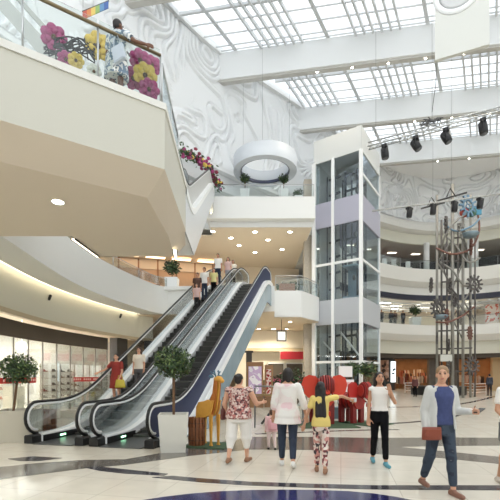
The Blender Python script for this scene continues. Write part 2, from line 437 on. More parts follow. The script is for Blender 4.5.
mb=MB(); sweep(mb,CF,[(1.0,9.9),(1.0,10.1),(8,10.1),(8,9.9)]); struct(mb.build('ceiling_ring',mat('white_ceiling',(236,232,222),.7)))
mb=MB(); sweep(mb,CF,[(1.6,4.0),(1.6,4.2),(9,4.2),(9,4.0)]); struct(mb.build('ceiling_ground',SOFF))
# back walls of the far galleries
mb=MB(); sweep(mb,CF,[(7.8,12.8),(7.8,16),(8,16),(8,12.8)]); struct(mb.build('wall_shop_upper',mat('dark_shop_wall',(26,22,22),.7)))
mb=MB(); sweep(mb,CF,[(7.8,6.8),(7.8,10),(8,10),(8,6.8)]); struct(mb.build('wall_shop_middle',mat('pale_shop_wall',(236,224,204),.7)))
mb=MB(); sweep(mb,CF,[(8.8,0),(8.8,4.1),(9,4.1),(9,0)]); struct(mb.build('wall_shop_ground',mat('warm_shop_wall',(150,112,80),.7,0,0,.35,1.3)))
# gallery end walls, and an unseen rear enclosure added to cut front light
mb=MB(); mb.span((36,-8,0),(36.4,48,24)); struct(mb.build('wall_right',WHITE))
mb=MB(); mb.span((-16.3,-8.4,0),(36.4,-8,9.5)); struct(mb.build('wall_light_block',WHITE))  # half-height wall behind the camera, added to block front light
mb=MB(); mb.span((-16.3,-8.4,23.3),(36.4,3.6,23.6)); struct(mb.build('ceiling_light_block',WHITE))  # unseen roof slab behind the camera, added to hold back light
mb=MB(); mb.span((4.9,40,0),(5.2,49,17)); mb.span((-16,40,0),(4.9,40.3,15.6)); struct(mb.build('wall_back',mat('tan_wall',(222,200,170),.7)))
mb=MB(); mb.span((-16.3,-8,0),(-16,40.3,24)); struct(mb.build('wall_outer',WHITE))

# ---- roof: beams, skylight bars and panes
SL=-.172; ZG=23.0
bd=Vector((1,SL,0)).normalized(); mdir=Vector((sin(R(31)),cos(R(31)),0))
beamY=[13.3,19.7,26.1,32.5,38.9,45.3,6.9]; bx0=[-13,-7.7,-2.6,3.2,11.0,20,-15]
def bp(i,x,z): return Vector((x,beamY[i]+SL*x,z))
for i in range(5):
    a,b=bx0[i],34
    mb=MB(); mb.prism([bp(i,a,21.2),bp(i,a,22.95),bp(i,a,22.95)+Vector((0,.62,0)),bp(i,a,21.2)+Vector((0,.5,0))],bd*((b-a)/bd.x))
    mb.prism([bp(i,a,21.06)+Vector((0,.08,0)),bp(i,a,21.2)+Vector((0,.08,0)),bp(i,a,21.2)+Vector((0,.42,0)),bp(i,a,21.06)+Vector((0,.42,0))],bd*((b-a)/bd.x),1)
    trim(mb,[WHITE,mat('beam_soffit_grey',(196,194,188),.6)])  # strip under each beam is greyer than the beam itself
BAR=mat('glazing_bar',(214,217,219),.4)
ix=lambda p,x0: None
def wall_x(Y):                                             # atrium wall X at distance Y (left side)
    best=None
    for i in range(len(WC)-1):
        y0,y1=WC[i].y,WC[i+1].y
        if y0<=Y<=y1 and WC[i].x<18: return WC[i].x+(WC[i+1].x-WC[i].x)*(Y-y0)/max(1e-6,y1-y0)
    return -14 if Y<13 else 17
for i in range(4):
    y0=beamY[i]+.55; y1=beamY[i+1]; mb=MB()
    rows=[.9*k for k in range(8) if .9*k<y1-y0]
    # purlins along the beams
    for r in rows+[y1-y0-.08]:
        xa=max(wall_x(y0+r+1.2)-.6 if y0+r<42 else 18,-14); big=(abs(r-2.7)<.1)
        a=Vector((xa,y0+r+SL*xa,ZG)); b=Vector((34,y0+r+SL*34,ZG))
        mb.bar(a,b,.14 if big else .06,.18 if big else .08)
    # bars across: groups of six close fins, then wide lights with a double bar between
    x=-20.0; run=(y1-y0)/(cos(R(31))+.172*sin(R(31)))
    px=[]
    base=2.47-31*0.0 
    k=-6
    while k<9:
        g0=1.15+5.85*k+ (beamY[i]-26.1)*math.tan(R(31))*0.93
        px+=[(g0+.52*j,1) for j in range(6)]+[(g0+2.6+1.5,0),(g0+2.6+1.62,0)]
        k+=1
    for xx,fin in px:
        a=Vector((xx,y0+SL*xx,ZG)); b=a+mdir*run
        t0=0
        # start inside the wall line
        for s in range(40):
            p=a.lerp(b,s/40)
            if p.x>wall_x(p.y)-.2 : t0=s/40; break
        else: continue
        if a.x>33 or t0>.93: continue
        mb.bar(a.lerp(b,t0)+Vector((0,0,-.04 if fin else 0)),b+Vector((0,0,-.04 if fin else 0)),.12 if fin else .10,.26 if fin else .12)
    o=struct(mb.build('window_%d'%(i+1),BAR))
    pm=MB(); xa=bx0[i]-3
    pm.prism([(xa,y0+SL*xa,ZG+.14),(35,y0+SL*35,ZG+.14),(35,y1+.5+SL*35,ZG+.14),(xa,y1+.5+SL*xa,ZG+.14)],(0,0,.02))
    pm.build('pane',GLSKY,o)
mb=MB(); mb.prism([(8,38.9+.5+SL*8,22.7),(36,38.9+.5+SL*36,22.7),(36,48,22.7),(8,48,22.7)],(0,0,.5)); struct(mb.build('ceiling_end',mat('bright_white',(250,250,250),.6)))
# solid roof strip along the atrium wall
mb=MB(); sweep(mb,WC,[(-.25,22.88),(-.25,23.3),(3.5,23.3),(3.5,22.88)]); struct(mb.build('ceiling_edge',WHITE))

# ---- stone column beside the lift
mb=MB(); mb.span((3.86,28.45,0),(4.46,29.0,15.6)); struct(mb.build('wall_column',STONE))
# white column of the far gallery
for x,y in ((19.15,43.4),(23.6,42.4)):
    mb=MB(); mb.lathe([(.3 if x<20 else .55,12.8),(.3 if x<20 else .55,16.0)],(x,y,0),20); trim(mb,WHITE)
# inclined stair flank behind the balcony rail
mb=MB(); a,b=P(-12,-22,11.5),P(62,58,10.2)
mb.prism([a,b,b+Vector((0,0,-.55)),a+Vector((0,0,-.55))],(.25,.9,0)); 
a,b=P(8,-16,11.2),P(66,48,10.0); mb.prism([a,b,b+Vector((0,0,-.16)),a+Vector((0,0,-.16))],(.05,.3,0)); trim(mb,mat('flank_grey',(196,197,192),.5))
# ================================================================ escalators
def escalator(root, O, az, H, W, s0, base, sides, top_flat=1.6, cladR=None, clad_low=1.0, navy=False, steps=True):
    """O: plan point of the left balustrade at its lower end; sides 'L','R'"""
    u=Vector((sin(az),cos(az),0)); v=Vector((cos(az),-sin(az),0)); s1=s0+H/math.tan(R(30)); s2=s1+top_flat
    O=Vector((O[0],O[1],base))
    def W3(s,t,z): return O+u*s+v*t+Vector((0,0,z))
    def rise(s):
        r=.9
        x=max(0,min(s1-s0,s-s0)); z=x*math.tan(R(30))
        for c,sg in ((s0,1),(s1,-1)):                       # rounded knees
            d=abs(s-c)
            if d<r: z+=sg*(r-d)**2/(4*r)*math.tan(R(30))
        return z
    S=[-.0]+[s0-1+.2*k for k in range(0,11)]+[s0+1.5+(s1-s0-3)*k/6 for k in range(7)]+[s1-1+.2*k for k in range(0,11)]+[s2]
    S=sorted(set(round(x,3) for x in S if 0<=x<=s2))
    def newel(s,z0,zt,sg):
        r=(zt-z0)/2; return [(s+sg*r*cos(t),z0+r+r*sin(t)) for t in [PI/2-PI*k/10 for k in range(1,11)]]
    path=newel(0,.22,.99,-1)[::-1]+[(s,rise(s)+.98) for s in S]+newel(s2,H+.22,H+.98,1)
    inner=newel(0,.30,.92,-1)[::-1]+[(s,rise(s)+.92) for s in S]+newel(s2,H+.30,H+.92,1)
    for sd in sides:
        t=0 if sd=='L' else W
        g=MB(); n=len(path); 
        low=[(s,rise(s)+.2) for s in S]
        up=[(s,rise(s)+.93) for s in S]
        vs=[];fs=[]
        for (a,b),(c,d) in zip(low,up):
            for e in(-.008,.008): vs.append(W3(a,t+e,b)); vs.append(W3(c,t+e,d))
        for i in range(len(S)-1):
            q=i*4
            fs+=[(q,q+4,q+5,q+1),(q+2,q+3,q+7,q+6),(q+1,q+5,q+7,q+3)]
        g.add(vs,fs)
        for sg,ss,zz in ((-1,0,0),(1,s2,H)):                # rounded newel glass
            arc=[(ss,zz+.3)]+[(ss+sg*.31*cos(k),zz+.61+.31*sin(k)) for k in [-PI/2+PI*j/10 for j in range(11)]]+[(ss,zz+.92)]
            g.prism([W3(a,t-.008,b) for a,b in arc],v*.016)
        opaque = navy and sd=='R'
        g.build('balustrade',navy if opaque else GLB,root)
        h=MB(); h.tube([W3(a,t,b) for a,b in path],.036,8); h.build('handrail',BLACK,root)
        f=MB(); f.tube([W3(a,t,b) for a,b in inner],.032,6)
        f.build('handrail_guide',ALU,root)
        # deck strip along the foot of the balustrade
        d=MB(); sgn=-1 if sd=='L' else 1
        for a,b in zip(S[:-1],S[1:]):
            za,zb=rise(a),rise(b); t0,t1=t-.16,t+.16
            d.add([W3(a,t0,za+.02),W3(a,t1,za+.02),W3(a,t1,za+.2),W3(a,t0,za+.2),W3(b,t0,zb+.02),W3(b,t1,zb+.02),W3(b,t1,zb+.2),W3(b,t0,zb+.2)],
                  [(0,1,5,4),(1,2,6,5),(2,3,7,6),(3,0,4,7)]+([(0,1,2,3)] if a==S[0] else [])+([(4,5,6,7)] if b==S[-1] else []))
        d.build('skirt_deck',ALU,root)
        b=MB(); b.prism([W3(-.3,t-.11,0.005),W3(-.3,t+.11,0.005),W3(-.3,t+.11,.17),W3(-.3,t+.08,.2),W3(-.3,t-.08,.2),W3(-.3,t-.11,.17)],u*.4)
        b.build('newel_base',BLACK,root)
        # black plinth with its green signal light
        b=MB(); b.add([W3(0,t-.165,.004),W3(0,t+.165,.004),W3(0,t+.165,.17),W3(0,t-.165,.17),W3(s0-.3,t-.165,.004),W3(s0-.3,t+.165,.004),W3(s0-.3,t+.165,.17),W3(s0-.3,t-.165,.17)],[(0,1,5,4),(1,2,6,5),(3,0,4,7),(2,3,7,6),(0,1,2,3)][:4])
        if sd=='L':
            b.build('plinth',BLACK,root)
            l=MB(); l.prism([W3(.6,t+.166,.075),W3(.8,t+.166,.075),W3(.8,t+.166,.11),W3(.6,t+.166,.11)],v*.012); l.build('signal_light',mat('green_signal',(170,255,200),.4,0,4),root)
    # outer cladding of the truss
    zs=lambda s,dz: rise(s)+dz
    tl,tr=-.17,W+.17
    end=s2-.2
    SS=[s for s in S if s<=end]+[end]
    top=[(s,zs(s,.03)) for s in SS]; lowp=[(end,H-1.15)]+[(s1-.2,H-1.15)]+[(s0+ (clad_low)/math.tan(R(30))+.1,.0 if base<1 else -.3)]
    if base>1: lowp=[(end,H-1.0),(s1,H-1.0),(s0+.5,-1.1),(0.0,-1.1)]
    for t,sg in ((tl,1),(tr,-1)):
        if sg==1 and 'L' not in sides: continue
        if sg==-1 and 'R' not in sides: continue
        m=MB(); m.prism([W3(a,t,b) for a,b in top+lowp],v*sg*.04)
        m.build('truss_cladding',cladR if (sg==-1 and cladR) else WHITE,root)
        if sg==-1 and cladR:
            q=MB()
            for a,b in zip(SS[:-1],SS[1:]):
                za,zb=rise(a),rise(b)
                q.add([W3(a,t-.05,za-.02),W3(a,t+.03,za-.02),W3(a,t+.03,za+.2),W3(a,t-.05,za+.2),W3(b,t-.05,zb-.02),W3(b,t+.03,zb-.02),W3(b,t+.03,zb+.2),W3(b,t-.05,zb+.2)],[(0,1,5,4),(1,2,6,5),(2,3,7,6),(3,0,4,7)])
            q.build('edge_trim',mat('bright_white_trim',(246,248,248),.35),root)
    m=MB(); m.add([W3(lowp[i][0],t,lowp[i][1]) for i in range(len(lowp)) for t in (tl+.02,tr-.02)],[(2*i,2*i+1,2*i+3,2*i+2) for i in range(len(lowp)-1)])
    m.prism([W3(end-.02,tl+.05,H-1.1),W3(end-.02,tr-.05,H-1.1),W3(end-.02,tr-.05,H-.02),W3(end-.02,tl+.05,H-.02)],u*.03)
    m.build('truss_underside',WHITE,root)
    # comb floor plates, top and bottom
    for a,b,z in ((-.35,s0-.5,.012),(s1+.4,s2+.1,H+.012)):
        m=MB(); m.prism([W3(a,.17,z-.01),W3(b,.17,z-.01),W3(b,W-.17,z-.01),W3(a,W-.17,z-.01)],(0,0,.02)); m.build('floor_plate',STEELD,root)
    if steps:
        k=0; s=s0-.45
        while s<s1+.3:
            z=rise(s+.2)
            m=MB(); m.prism([W3(s,.18,z-.2),W3(s+.4,.18,z-.2),W3(s+.4,W-.18,z-.2),W3(s,W-.18,z-.2)],(0,0,.2))
            # grooved riser lip
            m.prism([W3(s-.006,.18,z-.025),W3(s+.02,.18,z-.025),W3(s+.02,W-.18,z-.025),W3(s-.006,W-.18,z-.025)],(0,0,.028),1)
            m.build('step',[STEP,STEPR],root); s+=.385; k+=1
    return W3, rise

AZ=R(12.8)
uE=Vector((sin(AZ),cos(AZ),0)); vE=Vector((cos(AZ),-sin(AZ),0))
O1=Vector((-5.25,9.35,0))+uE*.38; O2=O1+vE*1.73
e1=empty('escalator',O1,'left escalator of the pair, with people riding down past the shoe shop','escalator','escalators from the ground floor',True)
E1,rise1=escalator(e1,O1,AZ,L1,1.36,1.62,0,'LR')
e2=empty('escalator',O2,'right escalator of the pair, empty, with navy outer balustrade','escalator','escalators from the ground floor',True)
E2,rise2=escalator(e2,O2,AZ,L1,1.37,1.62,0,'LR',cladR=TEAL,navy=NAVY)
O3=Vector((-3.42,11.35,L1))
e3=empty('escalator',O3,'upper escalator from the left balcony to the bridge, grey sided','escalator',None,True)
E3,rise3=escalator(e3,O3,R(-1.7),L2-L1,1.42,1.7,L1,'LR',cladR=mat('upper_cladding',(214,218,222),.35),navy=mat('grey_balustrade',(196,196,194),.4))

# ================================================================ railings
def railing(name,label,pts,z,h,rail_mat,post_step=1.6,glass_h=None,rail_r=.025,group=None,post_mat=None):
    pts=[Vector((p[0],p[1])) for p in pts]; r=empty(name,(pts[0].x,pts[0].y,z),label,'railing',group,True)
    c=resample(pts,post_step) if len(pts)>2 else [pts[0].lerp(pts[1],k/max(1,round((pts[1]-pts[0]).length/post_step))) for k in range(max(1,round((pts[1]-pts[0]).length/post_step))+1)]
    m=MB(); m.tube([(p.x,p.y,z+h) for p in pts],rail_r,8); m.build('handrail',rail_mat,r)
    for p in c: 
        m=MB(); m.tube([(p.x,p.y,z),(p.x,p.y,z+h)],.018,6); m.build('post',post_mat or STEEL,r)
    for a,b in zip(c[:-1],c[1:]):
        d=(b-a).normalized()*.02; n=Vector((-d.y,d.x)).normalized()*.006; a2,b2=a+d,b-d
        m=MB(); m.prism([(a2.x-n.x,a2.y-n.y,z+.03),(b2.x-n.x,b2.y-n.y,z+.03),(b2.x-n.x,b2.y-n.y,z+(glass_h or h-.08)),(a2.x-n.x,a2.y-n.y,z+(glass_h or h-.08))],(n.x*2,n.y*2,0)); m.build('glass_panel',GL,r)
    return r
railing('glass_railing','glass railing with bronze handrail on the upper left balcony, woman behind it',[(-5.8,5.32),(-4.05,6.52),(-1.80,8.05)],7.0,1.05,BRONZE,1.25,1.16,.032)
railing('glass_railing','glass railing down the short end of the left balcony',[(-1.79,8.14),(-1.91,10.6)],7.0,.95,STEEL,1.5,.98,.02)
railing('glass_railing','glass railing with steel rail on the second floor bridge above the downlights',[(-2.3,25.42),(4.05,25.42)],12.98,.78,STEEL,2.1)
railing('glass_railing','glass railing on the first floor landing, right of the escalators',[(1.62,25.37),(3.25,25.37),(4.65,27.42)],7.0,.95,STEEL,1.2,None,.03)
railing('glass_railing','glass railing along the left first floor gallery',offs(CL[14:],.09),7.0,.55,STEEL,2.4,None,.02)
railing('glass_railing','glass railing of the far first floor gallery, plants behind',offs(CF,.1),7.0,.95,STEELD,2.6)
railing('glass_railing','glass railing of the far second floor gallery, dark shop behind',offs(CF,.1),12.95,.95,STEELD,2.6)
# ================================================================ lift tower
TA,TB,TC,TD=[Vector((x,y,0)) for x,y in ((4.50,28.0),(7.24,26.1),(9.55,29.6),(6.81,31.5))]
tw=empty('lift_tower',TB,'glazed lift tower with lilac and grey bands beside the stone column','lift',None,True)
def face(m,a,b,z0,z1,t=.06,mi=0,o=0.0):
    d=(b-a).normalized(); n=Vector((d.y,-d.x,0)); 
    m.prism([a+n*o+Vector((0,0,z0)),b+n*o+Vector((0,0,z0)),b+n*o+Vector((0,0,z1)),a+n*o+Vector((0,0,z1))],-n*t,mi)
def ring_panel(name,z0,z1,mt,o=.05):
    m=MB()
    for a,b in((TA,TB),(TB,TC),(TC,TD),(TD,TA)): face(m,a,b,z0,z1,.12,0,o)
    m.build(name,mt,tw)
ring_panel('top_block',16.35,17.95,mat('tower_top',(214,216,214),.5)); 
m=MB(); m.slab([(p.x,p.y) for p in(TA,TB,TC,TD)],17.8,17.95); m.build('top_lid',GREYP,tw)
ring_panel('upper_band',11.8,13.5,LILAC,.08); ring_panel('lower_band',5.1,6.78,GREYB,.08)
def lerp(a,b,t): return a+(b-a)*t
posts=[(TA,0.13),(lerp(TA,TB,.42),.10),(TB,.10),(TC,.07),(TD,.07)]
for p,r in posts:
    m=MB(); m.box(p+Vector((0,0,8.2)),(r*2,r*2,16.4),R(-36)); m.build('post',ALU,tw)
for z in (.08,2.55,9.25,14.9):
    m=MB()
    for a,b in((TA,TB),(TB,TC)) if z!=14.9 else ((TB,TC),): m.bar(a+Vector((0,0,z)),b+Vector((0,0,z)),.12,.16)
    m.build('crossbar',ALU,tw)
for a,b in((TA,TB),(TB,TC),(TC,TD),(TD,TA)):
    for z0,z1 in((.1,5.1),(6.78,11.8),(13.5,16.35)):
        m=MB(); face(m,lerp(a,b,.02),lerp(a,b,.98),z0,z1,.015); m.build('glass_panel',GLT,tw)
ctr=(TA+TB+TC+TD)/4
for i,t in enumerate((.1,.22,.34,.52,.60,.70,.78,.9)):
    p=lerp(TA,TB,t)+ (TC-TB)*(.35+.13*(i%3)); m=MB(); m.box(p+Vector((0,0,8)),(.09+.05*(i%2),.16,16)); m.build('guide_rail',mat('guide_dark',(66,70,78),.4,.6),tw)
m=MB()
for z in [1+1.15*k for k in range(14)]:
    for t0,t1 in((.08,.36),(.5,.92)): m.bar(lerp(TA,TB,t0)+(TC-TB)*.45+Vector((0,0,z)),lerp(TA,TB,t1)+(TC-TB)*.45+Vector((0,0,z+.1)),.09,.14)
m.build('bracket',mat('bracket_dark',(88,92,98),.4,.6),tw)
m=MB()
for z in range(1,16): m.ell(lerp(TA,TB,.55+.3*((z*37)%10)/10)+(TC-TB)*.3+Vector((0,0,z+.4)),(.12,.12,.2),8,6)
m.build('counterweight_chain',STEELD,tw)
# back lining of the shaft
m=MB(); face(m,lerp(TD,TA,.05),lerp(TD,TA,.95),0,16.3,.05,0,-.3); m.build('shaft_lining',mat('shaft_grey',(190,192,190),.6),tw)
cb=MB(); c0=lerp(TA,TB,.70)+(TC-TB)*.30
for z in(7.0,9.15): cb.box(c0+Vector((0,0,z)),(1.0,1.1,.12),R(-36))
cb.box(c0+Vector((0,0,8.05))+(TC-TB)*.12,(1.0,.06,2.1),R(-36)); cb.build('lift_car',mat('car_blue_grey',(150,170,184),.3),tw)
m=MB(); m.bar(lerp(TA,TB,.5)+(TC-TB)*.2+Vector((0,0,4.6)),lerp(TA,TB,.95)+(TC-TB)*.2+Vector((0,0,2.7)),.08,.1); m.bar(lerp(TA,TB,.05)+(TC-TB)*.2+Vector((0,0,4.2)),lerp(TA,TB,.4)+(TC-TB)*.2+Vector((0,0,3.0)),.08,.1); m.build('diagonal_brace',ALU,tw)

# ================================================================ hanging ring
rc=Vector((.98,26.0,14.85)); rg=empty('ring_pendant',rc,'large white ring hanging in front of the carved wall above the bridge','pendant')
m=MB(); m.lathe([(2.05,0),(2.05,.9),(1.58,.9),(1.58,.14),(1.64,.0)],(0,0,0),64); m.add([],[]) 
n=64; m.f.append([]); m.f.pop()
m2=MB(); 
vs=[];fs=[]
for k in range(64):
    g=2*PI*k/64
    for r in(1.6,2.05): vs.append((r*cos(g),r*sin(g),0))
for k in range(64):
    a=2*k;b=2*((k+1)%64); fs.append((a,a+1,b+1,b))
m.f=[f for f in m.f if len(f)<10]; m.m=m.m[:len(m.f)]; m.sm=m.sm[:len(m.f)]
m.add(vs,fs); m.build('ring',mat('ring_white',(208,214,221),.45),rg)
m=MB(); m.lathe([(1.575,.02),(1.575,.22),(1.54,.22),(1.54,.02)],(0,0,0),64); m.f=[f for f in m.f if len(f)<10]; m.m=m.m[:len(m.f)]; m.sm=m.sm[:len(m.f)]; m.build('inner_band',mat('navy_ring_band',(44,52,80),.4),rg)
for k in range(3):
    g=2*PI*k/3+.4; m=MB(); m.tube([(1.8*cos(g),1.8*sin(g),.9),(1.8*cos(g),1.8*sin(g),7.9)],.006,4); m.build('hanging_wire',STEELD,rg)

# ================================================================ hanging white box
a=P(435,60,15); b=P(489.5,44,14.27); zb=(a.z+b.z)/2; dd=(b-a); dd.z=0; nn_=Vector((dd.y,-dd.x,0)).normalized()
bx=empty('hanging_box',(a.x,a.y,zb),'white hanging box with a round moulded rim, high under the roof','box',None,True)
m=MB(); A=Vector((a.x,a.y,zb));m.prism([A,A+dd,A+dd+Vector((0,0,3.2)),A+Vector((0,0,3.2))],-nn_*.14); m.build('body',mat('box_paint',(212,213,207),.5),bx)
cx=A+dd*.42+Vector((0,0,2.28)); q=nn_.to_track_quat('Z','Y').to_matrix().to_4x4()
m=MB(); m.lathe([(.62,0),(.64,.05),(.74,.07),(.80,.03),(.82,0)],cx,40,0,True,q); m.build('round_rim',WHITE,bx)
m=MB(); m.lathe([(.0001,.012),(.5,.012),(.62,.004)],cx,40,0,True,q); m.build('round_face',GREYP,bx)
for t in(.12,.88):
    m=MB(); p=A+dd*t-nn_*.07; m.tube([p+Vector((0,0,3.2)),(p.x,p.y,22.9)],.012,5); m.build('hanging_wire',STEELD,bx)

# ================================================================ stage lights
def stage_light(loc,label,group,tilt,az,s=1.0,parent=None):
    o=empty('stage_light',loc,label,'light',group); M=Matrix.Rotation(az,4,'Z')@Matrix.Rotation(tilt,4,'X')
    def X(mb): mb.v=[Vector((0,0,-.34*s))+M@(p*s) for p in mb.v]; return mb
    m=MB(); m.lathe([(.12,.24),(.16,.2),(.17,-.05),(.155,-.24),(.13,-.26)],(0,0,0),18); X(m).build('housing',mat('stage_black',(24,24,26),.5),o)
    m=MB(); m.lathe([(.0001,-.268),(.125,-.268),(.13,-.262)],(0,0,0),18); X(m).build('lens',mat('lens_grey',(90,94,100),.1),o)
    m=MB(); m.box((0,0,-.08*s),(.4*s,.22*s,.12*s),az); m.bar(Matrix.Rotation(az,3,'Z')@Vector((-.19*s,0,-.1*s)),Matrix.Rotation(az,3,'Z')@Vector((-.19*s,0,-.38*s)),.04*s,.07*s); m.bar(Matrix.Rotation(az,3,'Z')@Vector((.19*s,0,-.1*s)),Matrix.Rotation(az,3,'Z')@Vector((.19*s,0,-.38*s)),.04*s,.07*s); m.build('yoke',mat('stage_black',(24,24,26),.5),o)
    m=MB(); m.tube([(0,0,-.02),(0,0,.08)],.03*s,6); m.build('clamp',DARK,o)
    return o
def truss(name,label,a,b,w,mt,wires):
    o=empty(name,a,label,'truss',None,True); d=(b-a); L=d.length; n=int(L/(w*1.1)); u=d.normalized(); s=Vector((u.y,-u.x,0)).normalized()
    ch=[s*w/2,s*-w/2,Vector((0,0,w*.85))]
    for c in ch:
        m=MB(); m.tube([a+c,b+c],.028 if w>.1 else .014,6); m.build('chord',mt,o)
    m=MB()
    for k in range(n):
        p,q=a+d*(k/n),a+d*((k+1)/n)
        for i in range(3): m.tube([p+ch[i],q+ch[(i+1)%3]],.014,4)
    m.build('lacing',mt,o)
    for t in wires:
        p=a+d*t; m=MB(); m.tube([p+Vector((0,0,w*.85)),(p.x,p.y,22.9)],.005,4); m.build('hanging_wire',STEELD,o)
    return o
ZT=10.95
ta=Vector(((368-250)/400*16.4,16.4,ZT)); tb=Vector(((520-250)/400*14.0,14.0,ZT+.05))
TR=mat('truss_silver',(188,190,190),.3,.7)
tr=truss('lighting_truss','silver lighting truss hung on wires under the skylight','',None,.3,TR,()) if False else truss('lighting_truss','silver lighting truss hung on wires below the skylight, four lamps under it',ta,tb,.26,TR,(.06,.46))
dT=(tb-ta)
labs=['first stage lamp from the lift tower under the silver truss','second stage lamp from the lift tower under the silver truss, tilted','third stage lamp from the lift tower under the silver truss, tilted','black stage lamp under the silver truss, farthest from the lift tower']
for px,lb,ti in zip((385,416,446,483),labs,(.1,.5,.45,.15)):
    t=[k/400 for k in range(401)]; k=min(t,key=lambda t:abs((ta+dT*t).x/(ta+dT*t).y-(px-250)/400)); p=ta+dT*k
    stage_light((p.x,p.y,p.z-.08),lb,'stage lamps of the silver truss',ti,R(-120),.9)
m=MB(); random.seed(3); p=ta+dT*.46+Vector((0,0,.25))
for k in range(7):
    q=[p+Vector((random.uniform(-.45,.45),random.uniform(-.1,.1),random.uniform(-.05,.25))) for _ in range(4)]; m.tube([tuple(x) for x in spline(q,5)],.02,5)
tag(m.build('cable_bundle',mat('cable_grey',(96,96,96),.6)),'tangled grey cables lying on the silver truss','cable')
m=MB(); pw=P(432,112,16.2); m.tube([tuple(x) for x in spline([pw,P(434,97,16.2),P(436,80,16.2),P(436,52,16.2),Vector((P(436,52,16.2).x,16.2,22.8))],6)],.014,5)
tag(m.build('cable',mat('cable_grey',(96,96,96),.6)),'loose grey cable dropping from the roof to the silver truss','cable')
ta2=P(372,221,24.6); tb2=P(505,195,22.2); ta2.z=tb2.z=11.72
truss('lighting_bar','thin pale lighting bar in front of the far carved wall, four lamps under it',ta2,tb2,.07,mat('pale_bar',(190,190,187),.4,.3),(.62,))
dT=tb2-ta2
labs=['nearest lamp to the lift tower on the pale lighting bar','second lamp from the lift tower on the pale lighting bar','lamp directly above the gear sculpture on the pale lighting bar','lamp farthest from the lift tower on the pale lighting bar']
for px,lb in zip((409.5,433,454.5,480),labs):
    k=min([k/400 for k in range(401)],key=lambda t:abs((ta2+dT*t).x/(ta2+dT*t).y-(px-250)/400)); p=ta2+dT*k
    stage_light((p.x,p.y,p.z-.06),lb,'lamps of the pale bar',.12,R(30),1.0)
for (p0,p1,lb) in (((437,201),(467,192.5),'long dark rigging bar hanging above the gear sculpture'),((421,208.5),(445,202.5),'short dark rigging bar hanging beside the gear sculpture')):
    a,b=P(*p0,24.5),P(*p1,23.9); o=empty('rigging_bar',a,lb,'bar',None,True)
    m=MB(); m.bar(a,b,.09,.07); m.build('beam',DARK,o); c=(a+b)/2
    m=MB(); m.tube([c,(c.x,c.y,22.9)],.005,4); m.build('hanging_wire',STEELD,o)
    m=MB(); m.tube([c+Vector((-.3,0,0)),c+Vector((-.1,0,.5)),c+Vector((.25,0,0))],.035,5); m.build('bracket',DARK,o)

# ================================================================ kinetic gear sculpture
sc=empty('gear_sculpture',(15.4,30,0),'tall steel tube sculpture of gears and curved rails rising through the atrium','sculpture',None,True)
SM=mat('sculpture_steel',(142,140,134),.4,.4); SMD=mat('sculpture_dark',(92,88,86),.45,.35); RUST=mat('sculpture_rust',(120,84,74),.5,.4); BLU=mat('sculpture_blue',(120,150,172),.35,.5)
Z0=1.6+(376-392)*30/400
for px,y,zt,r in((437,29.4,14.9,.09),(441.5,30.5,13.5,.07),(447,30.9,13.9,.07),(452.5,29.2,15.6,.12),(458,30.7,13.3,.07),(463,29.5,13.8,.10),(470.5,30.0,15.2,.09),(475,30.8,12.6,.06)):
    m=MB(); x=(px-250)/400*y; m.tube([(x,y,.0),(x,y,zt)],r,10); m.build('pole',SM if r>.08 else SMD,sc)
def gear(px,py,r,face,mt,teeth=12,y=29.0):
    c=P(px,py,y); q=Matrix.Rotation(face,4,'Z')@Matrix.Rotation(PI/2,4,'X'); m=MB()
    pts=[c+(q@Vector((r*.55*cos(2*PI*k/20),r*.55*sin(2*PI*k/20),0))) for k in range(20)]; m.tube(pts,r*.1,6,0,True)
    pts=[c+(q@Vector((r*.2*cos(2*PI*k/12),r*.2*sin(2*PI*k/12),0))) for k in range(12)]; m.tube(pts,r*.06,5,0,True)
    for k in range(teeth):
        g=2*PI*k/teeth; m.bar(c+(q@Vector((r*.5*cos(g),r*.5*sin(g),0))),c+(q@Vector((r*cos(g),r*sin(g),0))),r*.17,r*.17)
    for k in range(4):
        g=2*PI*k/4+.4; m.bar(c+(q@Vector((r*.16*cos(g),r*.16*sin(g),0))),c+(q@Vector((r*.55*cos(g),r*.55*sin(g),0))),r*.08,r*.08)
    m.build('gear',mt,sc)
for g in((474.5,284,.68,.2,SMD),(431,285,.55,1.35,SMD),(450,286,.6,1.3,SMD),(438,309,.75,.4,SMD),(447,317,.6,.9,RUST),(468,206,.8,.3,BLU),(446,226,.7,1.0,SMD),(471,247,.6,1.2,RUST),(470,311,.65,1.1,SMD),(437,338,.45,1.2,SMD),(470,333,.5,.7,RUST),(461,318,.5,1.3,SM),(455,300,.5,.8,SMD),(472,366,.7,.3,SMD),(449,369,.6,1.0,SMD),(462,231,.6,.6,SM),(449,345,.45,1.2,SMD)):
    gear(*g)
def rail(pts,mt,r=.07):
    m=MB(); m.tube([tuple(p) for p in spline([P(a,b,y) for a,b,y in pts],8)],r,7); m.build('curved_rail',mt,sc)
rail([(441,252,29.5),(445,236,28.8),(455,222,28.6),(466,214,29),(478,206,29.6)],SM)
rail([(436,248,29),(452,254,28.4),(470,249,28.8),(479,232,29.4),(478,214,30)],RUST)
rail([(446,236,30),(456,246,29),(468,262,28.6),(480,258,29)],SM)
rail([(440,262,29),(452,270,28.6),(460,281,28.6),(466,286,29),(482,284,29.4)],SM)
rail([(436,322,29),(448,322,28.4),(462,316,28.6),(474,307,29)],RUST)
rail([(444,224,29.6),(456,231,29),(472,226,29),(480,218,29.4)],BLU)
rail([(447,240,29),(443,262,28.8),(449,284,28.8),(458,296,29)],SMD,.05)
for (a,b,c,d) in((452,296,470,318),(470,292,452,318),(437,262,452,285),(463,262,452,290),(452,318,463,340),(438,262,452,240),(463,236,470,262),(441,300,452,326),(463,300,476,322)):
    m=MB(); m.tube([P(a,b,29.4),P(c,d,29.6)],.055,6); m.build('brace',SM,sc)
